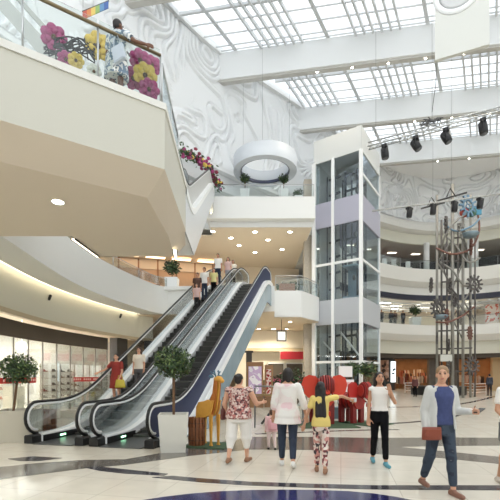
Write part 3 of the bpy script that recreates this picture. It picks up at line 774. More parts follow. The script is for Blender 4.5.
for y_,x0,x1 in((262,437,471),(331,437,471),(349,437,472),(282,441,463),(372,437,472),(238,452,471)):
    m=MB(); m.tube([P(x0,y_,29.4),P(x1,y_-1,29.6)],.06,6); m.build('crosspiece',SMD,sc)
for py,pr in((236,.62),(318,.5)):
    m=MB(); c=P(441 if py>300 else 470,py-2,29); m.lathe([(.0001,-.3),(pr*.7,-.22),(pr,.0),(pr*.95,.05)],c,16); m.build('bowl',mat('bowl_blue_grey',(128,146,156),.4,.4),sc)
for px,rgb,nm in((464.5,(188,84,70),'red'),(471.5,(58,96,70),'green'),(477.5,(86,150,178),'blue')):
    m=MB(); c=P(px,212.5 if nm!='blue' else 211,29.2); m.lathe([(.0001,-.1),(.34,-.08),(.34,.08),(.0001,.1)],c,16,0,True,Matrix.Rotation(PI/2,4,'X')) if nm!='blue' else m.box(c,(.55,.12,.55)); 
    o=m.build('target',mat('target_'+nm,rgb,.5),sc); o['label']=nm+' target'
m=MB(); c=P(446,358,29.0); m.box(c,(.85,.1,.5)); o=m.build('name_plate',mat('plate_pale',(196,196,188),.4),sc); o['label']='pale plate'
# dark round plinth and white barriers around it
m=MB(); m.lathe([(2.2,0),(2.2,.7),(2.1,.74),(.0001,.74)],(16.3,34.7,0),48); tag(m.build('round_plinth',mat('plinth_black',(34,34,36),.35)),'low black round plinth behind the gear sculpture','plinth')
bars=[]
for i,(p0,p1) in enumerate((((462,394),(474,395.5)),((475.2,395.6),(486,394.5)),((405,393),(419,393)))):
    a=G(*p0);b=G(*p1); r=empty('crowd_barrier',a,('white tubular barrier by the round plinth, nearer the sculpture','white tubular barrier by the round plinth, nearer the man in dark clothes','white tubular barrier in front of the warm shop window')[i],'barrier','white barriers',True)
    m=MB(); h=.95
    m.tube([a,a+Vector((0,0,h)),b+Vector((0,0,h)),b],.035,6); m.build('frame',ALU,r)
    for k in(.25,.5,.75):
        m=MB(); m.tube([a+Vector((0,0,h*k)),b+Vector((0,0,h*k))],.022,5); m.build('rail',ALU,r)

# ================================================================ lamps of the place
def downlight(p,label,group,r=.1,power=0,dirn=None,col=(255,240,214),em=None):
    o=empty('downlight',p,label,'light',group)
    m=MB(); m.lathe([(r,0),(r*1.3,-.015),(r*1.3,-.003),(r*1.1,.0)],(0,0,0),20); m.build('rim',WHITE,o)
    m=MB(); m.lathe([(.0001,-.010),(r,-.008),(r,0)],(0,0,0),20); m.build('lens',em or COOL,o)
    if power:
        l=bpy.data.lights.new('downlight_lamp','SPOT'); l.energy=power; l.color=lin(col); l.spot_size=R(125); l.spot_blend=.8; l.shadow_soft_size=r
        lo=bpy.data.objects.new('downlight_lamp',l); COL.objects.link(lo); lo.location=(0,0,-.04); lo.parent=o
    return o
downlight(G(58,202,5.315),'round downlight in the soffit of the big left balcony','downlights under the left balcony',.11,60)
near=['nearest the escalator handrails','above the landing','beside the first pair','in the second row','deepest in the ceiling','near the lift column','at the far corner']
for i,(px,py) in enumerate(((213,231.5),(255,232),(268,240),(239,245.5),(282,249.5),(255,252.5),(231,238),(290,232))):
    p=G(px,py,11.195); downlight(p,'round downlight in the cream ceiling under the bridge, %s'%('left of all the others','front row centre','behind the front row centre one','second row left','second row right','last row centre','between the first and second rows left','front row right')[i],'downlights under the bridge',.14,130)
for i,(px,py) in enumerate(((290,322),(274,329),(288,331))):
    p=G(px,py,5.295); downlight(p,'small downlight under the landing, %s'%('in front of the hanging clock sign','left of the hanging clock sign','right of the hanging clock sign')[i],'downlights under the landing',.12,240)
for k in range(5):
    downlight((-1.5+1.1*k,31.5,5.295),'%s small downlight from the left deep under the first floor deck'%ORD[k],'deep downlights under the deck',.12,170)
for i,(b,xs) in enumerate(((1,range(7)),(2,range(8)),(3,range(7)),(4,range(6)))):
    for k in xs:
        x=[-6.2,.55,4.3,12.6,17][b]+ [2.0,2.15,2.15,2.6,2.6][b]*k; p=bp(b,x,21.05)+Vector((0,.25,0))
        downlight(p,'%s tiny lamp from the left under the roof beam %s'%(ORD[k],('nearest the balcony','crossing above the ring pendant','passing behind the lift tower top','at the far carved wall')[b-1]),'lamps under roof beam %s'%('one','two','three','four')[b-1],.07,160)
def linear_light(a,b,w,label):
    a,b=Vector(a),Vector(b); o=empty('linear_light',a,label,'light',None,True); m=MB(); m.bar(a,b,w,.03); m.build('diffuser',LEDW,o)
    d=(b-a).normalized(); n=Vector((d.y,-d.x,0)).normalized()*(w/2+.015); m=MB(); m.bar(a+n,b+n,.025,.045); m.bar(a-n,b-n,.025,.045); m.build('housing',DARK,o)
linear_light(G(73,239,5.29),G(98,257,5.29),.07,'long strip light at the soffit edge of the left balcony')
linear_light((-2.2,11.7,5.28),(-2.3,12.4,5.28),.09,'short strip light under the end of the left balcony')
linear_light((-2.35,24.0,11.35),(-2.4,24.9,11.75),.1,'short warm strip light where the upper escalator meets the bridge')
# ================================================================ shops and fittings
PANEL=mat('shop_light_panel',(255,250,242),.5,0,12)
def light_panel(c,sx,sy,label,group,rz=0,m=None):
    o=empty('ceiling_light',c,label,'light',group,False,rz)
    mb=MB(); mb.box((0,0,0),(sx,sy,.03)); mb.build('diffuser',m or PANEL,o)
    mb=MB()
    for a in(-1,1): mb.box((a*(sx/2+.02),0,.005),(.04,sy+.08,.05)); mb.box((0,a*(sy/2+.02),.005),(sx+.08,.04,.05))
    mb.build('frame',WHITE,o); return o
# ---------------- shoe shop under the left gallery
cs=[p for p in CL if p.y>7.5]
def at(y,off):                                             # point on the gallery curve at distance y, set back by off
    i=min(range(len(CL)),key=lambda k:abs(CL[k].y-y)); i=max(1,min(len(CL)-2,i))
    f=(y-CL[i].y)/max(1e-5,(CL[i+1].y-CL[i].y)) if y>=CL[i].y else 0
    p=CL[i].lerp(CL[i+1],max(0,min(1,f))); t=(CL[i+1]-CL[i-1]).normalized(); n=Vector((-t.y,t.x)); return p+n*off, t, n
cut=[p for p in CL if 7<p.y<22.2]
mb=MB(); sweep(mb,offs(cut,1.9),[(0,3.08),(0,3.72),(.12,3.72),(.12,3.08)]); trim(mb,BROWN)
sf=empty('storefront',(-8.8,14,0),'tall glass shop front of the shoe shop under the brown fascia','shop front',None,True)
c1=resample(offs(cut,1.95),1.05)
for p in c1:
    mb=MB(); mb.lathe([(.03,0),(.03,3.08)],(p.x,p.y,0),6); mb.build('mullion',mat('mullion_grey',(150,146,140),.4,.5),sf)
for a,b in zip(c1[:-1],c1[1:]):
    mb=MB(); n=Vector((-(b-a).y,(b-a).x)).normalized()*.012; mb.prism([(a.x,a.y,.05),(b.x,b.y,.05),(b.x,b.y,3.06),(a.x,a.y,3.06)],(n.x,n.y,0)); mb.build('glass_panel',GL,sf)
# interior lining of the shop
cc=[p for p in CL if p.y>6.5]
mb=MB(); sweep(mb,offs(cc,6.4),[(0,0),(0,3.98),(.2,3.98),(.2,0)]); struct(mb.build('wall_shop_left',mat('shop_white',(246,243,238),.6)))
for i,y in enumerate((10,13,16,19,21.5)):
    p,t,n=at(y,4.4); light_panel((p.x,p.y,3.94),2.6,1.1,'%s nearest bright ceiling panel inside the shoe shop'%ORD[i],'shoe shop ceiling panels',math.atan2(t.y,t.x))
# dark portal after the shoe shop, and the tan shop beyond
pp,t,n=at(22.75,1.9); rz=math.atan2(t.y,t.x)
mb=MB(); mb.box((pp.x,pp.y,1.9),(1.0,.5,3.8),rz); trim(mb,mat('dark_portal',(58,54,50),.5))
pp,t,n=at(23.4,2.2); mb=MB(); mb.box((pp.x,pp.y,1.9),(1.8,.3,3.8),math.atan2(t.y,t.x)); trim(mb,mat('tan_panel',(200,180,146),.6))
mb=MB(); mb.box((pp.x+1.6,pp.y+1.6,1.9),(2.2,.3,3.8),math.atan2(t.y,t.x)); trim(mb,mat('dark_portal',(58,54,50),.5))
# red strips of lettering-like marks across the glass
def sale_strip(y0,y1,label,z=1.32):
    c=resample([p for p in offs(CL,1.93) if y0<p.y<y1],.5); o=empty('red_strip',(c[0].x,c[0].y,z),label,'sign','red strips on the shoe shop glass',True)
    mb=MB(); sweep(mb,c,[(0,z),(0,z+.22),(-.012,z+.22),(-.012,z)]); mb.build('strip',mat('sign_red',(196,48,44),.5),o)
    f=resample(c,.17); nn=normals(f)
    for k,(p,n) in enumerate(zip(f,nn)):
        if k%5==4: continue
        q=p-n*.018; t=Vector((n.y,-n.x)); mb=MB(); mb.prism([(q.x-t.x*.045,q.y-t.y*.045,z+.07),(q.x+t.x*.045,q.y+t.y*.045,z+.07),(q.x+t.x*.045,q.y+t.y*.045,z+.16),(q.x-t.x*.045,q.y-t.y*.045,z+.16)],(-n.x*.006,-n.y*.006,0)); mb.build('white_mark',mat('mark_white',(236,200,192),.6),o)
sale_strip(13.6,17.2,'red strip with white marks across the glass behind the left potted tree')
sale_strip(19.6,22.3,'red strip with white marks across the glass near the red dress')
# shelf units with shoes
random.seed(5)
SHN=['black','brown','tan','red','navy','grey']
SHCOL=[(42,36,34),(70,48,38),(120,84,60),(160,60,50),(54,58,72),(110,104,96)]
def shoe_mb(L=.27):
    m=MB(); m.loft([(0,L*.5,.045,0),(.025,L*.5,.05,0),(.05,L*.46,.042,0)],14); m.loft([(.05,.085,.04,0,-L*.2),(.09,.07,.036,0,-L*.22),(.12,.062,.034,0,-L*.24)],12); return m
shoes=[]
for c in SHCOL:
    shoes.append(shoe_mb().mesh('shoe',mat('shoe_%d'%c[0],c,.5)))
ns=0
def shelf_unit(px,Y,wd,rows,label,shelf_w=None):
    x=(px-250)/400*Y; o=empty('shelf_unit',(x,Y,0),label,'shelf','shoe shelves',False,R(12))
    for sx in(-wd/2,wd/2):
        mb=MB(); mb.box((sx,.12,1.1),(.04,.04,2.2)); mb.build('upright',mat('upright_grey',(128,120,112),.5),o)
    mb=MB(); mb.box((0,.16,1.1),(wd,.03,2.2)); mb.build('back_panel',mat('shelf_white',(246,243,238),.6),o)
    for z in rows:
        mb=MB(); mb.box((0,0,z),(wd,.3,.03)); mb.build('shelf',mat('shelf_board',(206,196,182),.5),o)
    return o
units=((50,19.2,.9,(.55,.85,1.15,1.5,1.8),'just right of left tree'),(66,20.5,.75,(.55,.85,1.15,1.5,1.8),'two right of left tree'),(81,21.7,.85,(.75,1.05,1.35),'under the window middle'),(8,17.0,.9,(.6,1.0,1.4),'left of the tree trunk'),(95,23.0,.7,(.75,1.05),'beside the dark portal'))
for px,Y,wd,rows,lb in units:
    o=shelf_unit(px,Y,wd,rows,'white shoe shelf unit in the shop window, '+lb)
    for ri,z in enumerate(rows):
        k=0
        n=max(1,int(wd/.31))
        for j in range(n):
            if random.random()<.12: continue
            lx=-wd/2+wd*(j+.5)/n; a=R(12); ci=random.randrange(6); mh=shoes[ci]; s=bpy.data.objects.new('shoe',mh); COL.objects.link(s)
            s.location=(o.location.x+lx*cos(a)+.03*sin(a),o.location.y+lx*sin(a)-.03*cos(a),z+.016); s.rotation_euler=(0,0,a+random.uniform(-.3,.3))
            tag(s,'%s shoe, %s from left, %s shelf up, unit %s'%(SHN[ci],ORD[j],ORD[ri],lb),'shoe','shoes on the shelf %s'%lb)
# pale display plinths and a stool inside the shop
for i,(px,Y,wd,h) in enumerate(((14,16.0,.55,1.15),(47,18.7,.4,.5),(93.5,21.95,.34,.45))):
    x=(px-250)/400*Y; mb=MB(); mb.box((x,Y,h/2),(wd,wd,h)); mb.box((x,Y,h+.015),(wd+.05,wd+.05,.03)); tag(mb.build('display_plinth',mat('plinth_cream',(232,222,204),.5)),('tall pale display plinth behind the left potted tree','low pale display plinth behind the escalator newel glass','low pale display plinth near the middle of the shop window')[i],'plinth')
mb=MB(); x=(93.5-250)/400*21.95-.3; mb.loft([(.48,.13,.11,0),(.6,.14,.12,0),(.74,.05,.05,0)],14); mb.v=[p+Vector((x+.3,21.95,0)) for p in mb.v]; tag(mb.build('yellow_bag',mat('bag_yellow',(206,186,70),.6)),'yellow bag on a low plinth in the shoe shop','bag')
# small spot globe lamp hanging in the shop
mb=MB(); x=(22-250)/400*16.8; mb.ell((x,16.8,2.85),.22); mb.tube([(x,16.8,3.0),(x,16.8,3.95)],.015,6); tag(mb.build('globe_lamp',mat('globe',(255,246,230),.5,0,2)),'white globe lamp hanging above the left potted tree inside the shop','lamp')

# ---------------- first floor, left: warm lit shop behind the gallery
warm=mat('warm_wood_wall',(214,178,144),.6,0,0,.2,.8)
mb=MB(); mb.slab([(-15,31),(-3.2,34.5),(-3.2,34.8),(-15,31.3)],L1,11.2); struct(mb.build('wall_warm_shop',warm))
mb=MB(); mb.slab([(-3.2,34.5),(4.4,36),(4.4,36.3),(-3.2,34.8)],L1,11.2); struct(mb.build('wall_landing',mat('landing_wall',(226,212,190),.6)))
mb=MB()
for k in range(9):
    a=k/8; p=Vector((-15,31)).lerp(Vector((-3.2,34.5)),a); mb.span((p.x-.06,p.y-.12,L1),(p.x+.06,p.y-.02,11.2))
trim(mb,mat('wood_batten',(176,132,96),.5))
mb=MB(); mb.slab([(-15,30.9),(-3.2,34.4),(-3.2,34.45),(-15,30.95)],10.4,11.15); mb.slab([(-15,30.8),(-3.2,34.3),(-3.2,34.4),(-15,30.9)],8.9,9.0); trim(mb,mat('pale_header',(240,222,196),.5))
for k in range(6):
    p=Vector((-13.5,30.2)).lerp(Vector((-3.6,33.2)),k/5); light_panel((p.x,p.y,11.1),1.5,.5,'%s warm ceiling panel from the left, first floor shop behind the left gallery'%ORD[k],'warm shop panels upstairs',R(16),mat('warm_panel',(255,214,170),.5,0,3))
# shop units: dark doorway arch and dark counter
for px,py,Y,wd,hh,lb in((117,268,27.2,.9,1.3,'dark display stand behind the left gallery railing, left of the counter'),(128,267,27.6,.5,1.6,'slim dark display stand behind the left gallery railing')):
    p=P(px,py,Y); mb=MB(); mb.lathe([(wd/2,L1),(wd/2,L1+hh*.75),(wd*.3,L1+hh)],(p.x,p.y,0),20); tag(mb.build('display_stand',mat('stand_dark',(56,48,44),.5)),lb,'stand')
mb=MB(); c=spline([(-8.0,23.6),(-7.2,24.9),(-6.3,26.0),(-5.4,26.6)],6); c=[Vector((p[0],p[1])) for p in [Vector(q) for q in c]] if False else [Vector((p.x,p.y)) for p in spline([Vector((-8.0,24.9)),Vector((-7.3,25.6)),Vector((-6.5,26.0)),Vector((-5.9,26.2))],6)]
sweep(mb,c,[(0,L1),(0,L1+.78),(.5,L1+.78),(.5,L1)]); tag(mb.build('counter',mat('counter_dark',(52,46,42),.4)),'curved dark counter behind the left gallery railing','counter')

# ---------------- ground floor under the landing
mb=MB(); mb.span((-1.2,33,0),(4.5,33.3,5.3)); struct(mb.build('wall_under_landing',mat('under_wall',(226,220,204),.6)))
mb=MB(); mb.span((-.2,32.6,3.9),(4.45,32.98,5.29)); trim(mb,mat('cove_bulkhead',(238,230,214),.5))
mb=MB(); mb.span((-.2,32.5,3.6),(4.45,32.62,3.86)); trim(mb,mat('tan_trim',(196,180,150)))
o=MB(); o.span((-.1,32.86,5.2),(4.4,32.96,5.26)); 
sg=empty('red_sign',(2.4,32.4,3.0),'plain red shop sign under the landing, left of the stone column','sign',None,True)
mb=MB(); mb.span((2.45,32.3,2.95),(4.42,32.48,3.58)); mb.build('sign_board',mat('sign_red_dark',(168,40,52),.5),sg); mb=MB(); mb.span((2.40,32.34,2.9),(4.47,32.46,3.63)); mb.build('frame',mat('sign_frame',(210,200,186),.5),sg)
for i,(x0,x1,rgb,lb) in enumerate(((1.5,2.75,(92,84,74),'dark panel in place of the shaded shop interior under the red sign, left'),(3.0,4.3,(84,74,66),'dark panel in place of the shaded shop interior under the red sign, right'))):
    o=empty('shop_shade_panel',(x0,32.9,0),lb,'shop panel',None,True); mb=MB(); mb.span((x0,32.85,.05),(x1,32.98,2.6)); mb.build('shade_panel',mat('shade_panel_%d'%i,rgb,.6),o)  # solid dark slab, the shade of the shop interior put into its colour
    mb=MB(); mb.span((x0-.08,32.8,0),(x0,33,2.7)); mb.span((x1,32.8,0),(x1+.08,33,2.7)); mb.span((x0-.08,32.8,2.6),(x1+.08,33,2.7)); mb.build('frame',ALU,o)
ck=empty('clock_sign',(2.0,26.2,4.3),'square black hanging sign with a round white face under the landing','clock',None,True)
c=P(281.5,336,26.2); mb=MB(); mb.box(c,(.62,.12,.68)); mb.build('case',mat('case_black',(40,40,40),.5),ck)
mb=MB(); mb.box(c+Vector((0,-.065,0)),(.5,.01,.56)); mb.build('face',mat('clock_back',(236,230,218),.5,0,.6),ck)
mb=MB(); mb.lathe([(.0001,.0),(.16,.0),(.18,.02)],c+Vector((0,-.08,0)),24,0,True,Matrix.Rotation(PI/2,4,'X')); mb.build('dial',mat('dial_white',(255,246,230),.5,0,1.6),ck)
mb=MB(); mb.tube([c+Vector((0,0,.34)),(c.x,c.y,5.3)],.02,6); mb.build('hanging_rod',DARK,ck)
mb=MB(); p=P(249,352,24); mb.box((p.x,p.y,1.5),(.35,.35,3.0)); mb.box((p.x,p.y,3.05),(.5,.5,.1)); tag(mb.build('dark_pillar',mat('pillar_dark',(70,64,58),.5)),'short dark pillar behind the poster stands','pillar')
def poster_stand(px0,px1,py0,Y,label,kind):
    a=(px0-250)/400*Y;b=(px1-250)/400*Y; h=1.6+(376-py0)*Y/400; o=empty('poster_stand',((a+b)/2,Y,0),label,'stand','poster stands',True)
    mb=MB(); mb.span((a,Y,0),(b,Y+.18,h)); mb.build('frame',mat('poster_wood',(150,112,78),.5),o)
    mb=MB(); mb.span((a+.1,Y-.015,.6),(b-.1,Y,h-.22)); mb.build('poster',pattern('poster_a',[(0,(238,234,240)),(.35,(206,180,214)),(.55,(244,240,244)),(.8,(176,150,190))],3.2,'noise') if kind==0 else pattern('poster_b',[(0,(170,52,48)),(.4,(220,200,190)),(.55,(150,40,44)),(.7,(226,140,120))],4.5,'noise'),o)
poster_stand(246.5,263.5,362,20.2,'wooden poster stand with a pale purple poster, left of the man in the loose shirt',0)
poster_stand(264.5,273,365,20.4,'narrow wooden poster stand with a red poster',1)
# flower stall behind the man in the pale shirt
random.seed(11)
def bush(name,label,cat,c,r,leaf,cols,n,ls=.09,stem=None,pot=None,group=None):
    c=Vector(c); o=empty(name,(c.x,c.y,c.z),label,cat,group)
    mbs=[MB() for _ in cols]
    for k in range(n):
        d=Vector((random.gauss(0,1),random.gauss(0,1),random.gauss(0,1))).normalized(); q=random.random()**.4
        p=Vector((d.x*r[0]*q,d.y*r[1]*q,r[3]+d.z*r[2]*q)); a=Vector((random.gauss(0,1),random.gauss(0,1),random.gauss(0,.7))).normalized(); b=a.cross(d+Vector((.1,.2,.3))).normalized(); L=ls*random.uniform(.7,1.3); W=L*.42
        i=random.choices(range(len(cols)),[x[1] for x in cols])[0]; nrm=a.cross(b)*L*.12
        mbs[i].add([p-a*L,p-a*L*.2+b*W+nrm,p+a*L,p-a*L*.2-b*W+nrm],[(0,1,2),(0,2,3)])
    for m,(mt,wt,nm) in zip(mbs,cols):
        if m.v: m.build(nm,mt,o,recalc=False)
    if pot: pot(o)
    return o
LEAF=mat('leaf_green',(60,84,46),.5,0,0,.3,8); LEAFD=mat('leaf_dark',(38,58,34),.5); LEAFL=mat('leaf_light',(104,124,70),.5)
PINK=mat('petal_pink',(206,106,130),.6); RED=mat('petal_red',(178,54,54),.6); PALE=mat('petal_pale',(232,214,206),.6)
for i,(px,py,Y,s) in enumerate(((268,387,24,.55),(281,383,22.5,.5),(296,380,23.5,.65),(302,386,22,.45))):
    p=P(px,py,Y); h=p.z
    def pot(o,h=h,s=s):
        m=MB(); m.lathe([(.22,0),(.3,.5),(.28,.5),(.2,.46),(.0001,.46)],(0,0,0),16); m.build('pot',mat('pot_grey',(120,112,104),.6),o)
        m=MB(); m.tube([(0,0,.45),(0,0,h)],.025,5); m.build('stem',LEAFD,o)
    bush('flowering_plant',('flowering plant with pink blooms beside the red poster','dark potted plant just behind the man in the loose shirt','tall potted plant in front of the stone column','small potted plant beside the stone column')[i],'plant',(p.x,p.y,0),(s,s,s*1.1,h),0,[(LEAF,5,'leaves'),(LEAFD,4,'dark_leaves'),(RED if i in(0,3) else PINK,2 if i!=2 else .6,'blossoms')],260,.12,None,pot,'flower stall plants')
# clear barrier with a brass rail in front of the poster stands
br=empty('glass_barrier',(.2,12.2,0),'low glass barrier with a brass top rail behind the woman in white capri trousers','barrier',None,True)
a=Vector((.15,12.4,0)); b=Vector((1.55,11.7,0))
mb=MB(); mb.bar(a+Vector((0,0,1.02)),b+Vector((0,0,1.02)),.09,.05); mb.build('top_rail',GOLD,br)
mb=MB(); mb.tube([a+Vector((0,.2,1.28)),b+Vector((0,.2,1.28))],.025,6); mb.build('upper_rail',STEEL,br)
for t in(0,.5,1):
    p=a.lerp(b,t); mb=MB(); mb.box(p+Vector((0,0,.62)),(.05,.05,1.24)); mb.bar(p+Vector((0,0,1.28)),p+Vector((0,.2,1.28)),.03,.03); mb.build('post',STEELD,br)
for t0,t1 in((.02,.48),(.52,.98)):
    p,q=a.lerp(b,t0),a.lerp(b,t1); mb=MB(); mb.prism([p+Vector((0,0,.08)),q+Vector((0,0,.08)),q+Vector((0,0,.96)),p+Vector((0,0,.96))],(.01,.014,0)); mb.build('glass_panel',GLB,br)
mb=MB(); mb.bar(a.lerp(b,.15)+Vector((0,.1,.12)),a.lerp(b,.6)+Vector((0,.1,.98)),.05,.06); mb.build('brace',BLACK,br)
mb=MB(); mb.bar(a.lerp(b,.62)+Vector((0,.12,.1)),a.lerp(b,.95)+Vector((0,.12,.8)),.07,.05); mb.build('white_brace',ALU,br)

# ---------------- far ground floor shops
def fpt(x,off=0):
    i=min(range(len(CF)),key=lambda k:abs(CF[k].x-x)); n=normals(CF)[i]; return CF[i]+n*off
def fz(py,Y): return 1.6+(376-py)*Y/400
Yf=45.2
def fx(px,Y=Yf): return (px-250)/400*Y
mb=MB(); mb.span((fx(372),Yf+.2,0),(fx(395.5),Yf+.6,3.9)); trim(mb,mat('dark_pilaster',(44,40,38),.5))
mb=MB(); mb.span((fx(429),Yf,0),(fx(440),Yf+.5,3.9)); mb.span((fx(451),Yf,0),(fx(458),Yf+.5,3.9)); trim(mb,mat('grey_pilaster',(96,88,80),.6,0,0,.4,3))
mb=MB(); mb.span((fx(484),Yf-1.6,0),(fx(520),Yf-1.2,3.9)); trim(mb,mat('beige_wall',(206,178,138),.6))
mb=MB(); mb.span((fx(394),Yf,3.5),(fx(486),Yf+.4,4.0)); trim(mb,mat('brown_header',(70,58,48),.6))
p=empty('picture_poster',(fx(383),Yf,0),'tall picture panel of a face on the dark pilaster, left of the white light box','poster',None,True)
mb=MB(); mb.span((fx(378),Yf+.08,1.0),(fx(389),Yf+.18,3.4)); mb.build('picture',pattern('poster_c',[(0,(70,52,44)),(.42,(176,132,108)),(.55,(206,170,150)),(.68,(60,44,40))],1.3,'noise'),p)
mb=MB(); mb.span((fx(377.4),Yf+.12,.9),(fx(389.6),Yf+.19,3.5)); mb.build('frame',DARK,p)
p=empty('light_box',(fx(393),Yf-.1,0),'tall glowing white light box with a dark emblem by the far shop door','sign',None,True)
mb=MB(); mb.span((fx(391),Yf-.1,.9),(fx(395.4),Yf+.1,3.25)); mb.build('panel',mat('lightbox_white',(236,244,246),.5,0,1.0),p)
mb=MB(); x0=fx(392),; cx_=fx(393.2); mb.prism([(cx_-.16,Yf-.13,2.1),(cx_+.18,Yf-.13,2.25),(cx_+.18,Yf-.13,2.5),(cx_-.05,Yf-.13,2.42)],(0,.03,0)); mb.prism([(cx_-.18,Yf-.13,1.75),(cx_+.12,Yf-.13,1.85),(cx_+.12,Yf-.13,2.02),(cx_-.18,Yf-.13,1.95)],(0,.03,0)); mb.build('emblem',mat('emblem_teal',(40,66,84),.5),p)
# clothes racks with garments
random.seed(21)
gnames=['tan','rust','beige','dark red','olive brown','cream','dark brown','orange']
gcols=[(196,152,110),(170,96,70),(214,196,176),(120,60,48),(150,110,80),(226,214,204),(86,70,62),(190,120,96)]
gm=[]
for c in gcols:
    m=MB(); m.prism([(-.05,-.2,0),(.05,-.2,0),(.05,.2,0),(-.05,.2,0)],(0,0,-.75)); m.prism([(-.04,-.26,-.1),(.04,-.26,-.1),(.04,.26,-.1),(-.04,.26,-.1)],(0,0,-.25)); m.tube([(0,-.18,0),(0,0,.08),(0,.18,0)],.03,5)
    gm.append(m.mesh('garment',mat('garment_%d_%d'%(c[0],c[1]),c,.8)))
ri=0
for px,Y,h in((401,47,1.5),(408,48.5,1.9),(415,47.5,1.55),(421,49,2.0),(426,47.2,1.6),(404,50,2.3),(418,50,2.4),(444,46.6,1.7),(447,48,2.2),(464,46.8,1.7),(471,47.4,1.9),(478,46.6,1.6)):
    where=('lowest beside the light box','second from the light box','low in the middle','tall before the first grey pilaster','low at the first grey pilaster','tallest on the left back wall','tallest on the right back wall','low between the two grey pilasters','tall between the two grey pilasters','behind the gear sculpture','right of the gear sculpture','beside the beige wall')[ri]; ri+=1
    x=fx(px,Y); o=empty('clothes_rack',(x,Y,0),'clothes rack in the far warm shop, '+where,'rack','clothes racks')
    m=MB(); m.tube([(-.6,0,0),(-.6,0,h),(.6,0,h),(.6,0,0)],.025,6); m.build('frame',STEELD,o)
    for k in range(6):
        gi=random.randrange(8); g=bpy.data.objects.new('garment',gm[gi]); COL.objects.link(g); g.location=(x-.5+.2*k,Y,h-.06); g.rotation_euler=(0,0,random.uniform(-.5,.5))
        tag(g,'%s garment, %s from left, on the rack %s'%(gnames[gi],ORD[k],where),'garment','garments on the rack '+where)
for k,(px,Y) in enumerate(((402,47.2),(412,48.8),(422,47.2),(446,47.2),(466,47.5),(476,47.2))):
    light_panel((fx(px,Y),Y,3.95),1.4,.7,'%s warm ceiling panel from the left in the far ground floor shops'%ORD[k],'warm panels of the far shops',0,mat('warm_panel_far',(255,216,170),.5,0,9))
# ---------------- far first floor: lattice ceiling, lights and planters
lat=MB()
for k in range(-3,16):
    a=fpt(12.6+.9*k,1.2); b=fpt(12.6+.9*k,7.5); 
    lat.bar(Vector((a.x-1.2,a.y,9.55)),Vector((b.x+2.2,b.y,9.55)),.09,.12)
for off in(1.6,2.8,4.0,5.2,6.4): 
    c=offs(CF,off); sweep(lat,c,[(0,9.48),(0,9.6),(.1,9.6),(.1,9.48)])
trim(lat,WHITE)
for k in range(7):
    a=fpt(13+1.7*k,3.4+1.3*(k%2)); light_panel((a.x,a.y,9.86),1.3,.6,'%s white ceiling panel from the left over the far first floor gallery'%ORD[k],'white panels of the far gallery',0,mat('white_panel',(255,248,236),.5,0,9))
for k in range(6):
    a=fpt(13+2.2*k,4.2); light_panel((a.x,a.y,15.85),1.0,.4,'%s ceiling panel from the left over the far second floor gallery'%ORD[k],'panels of the far top gallery',0,mat('top_panel',(255,240,220),.5,0,2.5))
# dark shop upstairs: red display, white chair and table
a=fpt(17.6,6.5); mb=MB(); mb.box((a.x,a.y,14.2),(.9,.5,1.4)); mb.box((a.x,a.y,13.2),(1.2,.7,.8)); tag(mb.build('display_cabinet',mat('display_red',(150,36,30),.4,0,.4)),'red lit display cabinet in the dark second floor shop','cabinet')
for i,px in enumerate((385.5,395,411)):
    Y=41.2+.3*i; x=fx(px,Y+.8); Y+=.9+(.5 if px>400 else 0); o=empty('cafe_chair',(x,Y,L2),('white chair behind the far second floor railing, nearest the lift tower','white chair behind the far second floor railing, second from the lift tower','white chair behind the far second floor railing, in front of the red display')[i],'chair','white chairs on the far top gallery')
    mb=MB(); mb.box((0,0,.46),(.5,.5,.07)); mb.build('seat',WHITE,o); mb=MB(); mb.box((0,.22,.85),(.5,.06,.75)); mb.build('backrest',WHITE,o)
    for sx in(-.2,.2):
        for sy in(-.2,.2): mb=MB(); mb.tube([(sx,sy,0),(sx,sy,.44)],.022,5); mb.build('leg',STEELD,o)
# pale shop boards on the right of the first floor gallery
for i,(x,rgb) in enumerate(((24.6,(214,120,96)),(26.6,(230,160,140)))):
    a=fpt(x,3.0); o=empty('display_board',(a.x,a.y,L1),('coral display board on the far first floor gallery','pale coral display board on the far first floor gallery, at the picture edge')[i],'board',None,False,R(-30)); mb=MB(); mb.box((0,0,1.5),(1.3,.12,2.2)); mb.build('board',pattern('board_%d'%i,[(0,rgb),(.45,(240,226,214)),(.6,rgb)],1.6,'noise'),o); mb=MB(); mb.box((0,.06,.2),(.9,.4,.4)); mb.build('foot',WHITE,o)

# small black spot fixtures on the left bulkhead
for i,(px,py) in enumerate(((49.5,297.5),(120,316))):
    yy=[k*.02 for k in range(500,1250)]; best=min(yy,key=lambda y:abs(at(y,1.46)[0].x/at(y,1.46)[0].y-(px-250)/400)); p_,t_,n_=at(best,1.44)
    zz_=1.6+(376-py)*p_.y/400; o=empty('wall_spot',(p_.x,p_.y,zz_),('small black spot fixture on the left bulkhead, above the left potted tree','small black spot fixture on the left bulkhead, above the red dress')[i],'light','black spots on the left bulkhead')
    mb=MB(); mb.lathe([(.05,-.12),(.06,.1),(.03,.13)],(0,0,0),12,0,True,Matrix.Rotation(R(20),4,'Y')); mb.build('housing',BLACK,o); mb=MB(); mb.box((-.03,0,0),(.08,.03,.05)); mb.build('bracket',DARK,o)
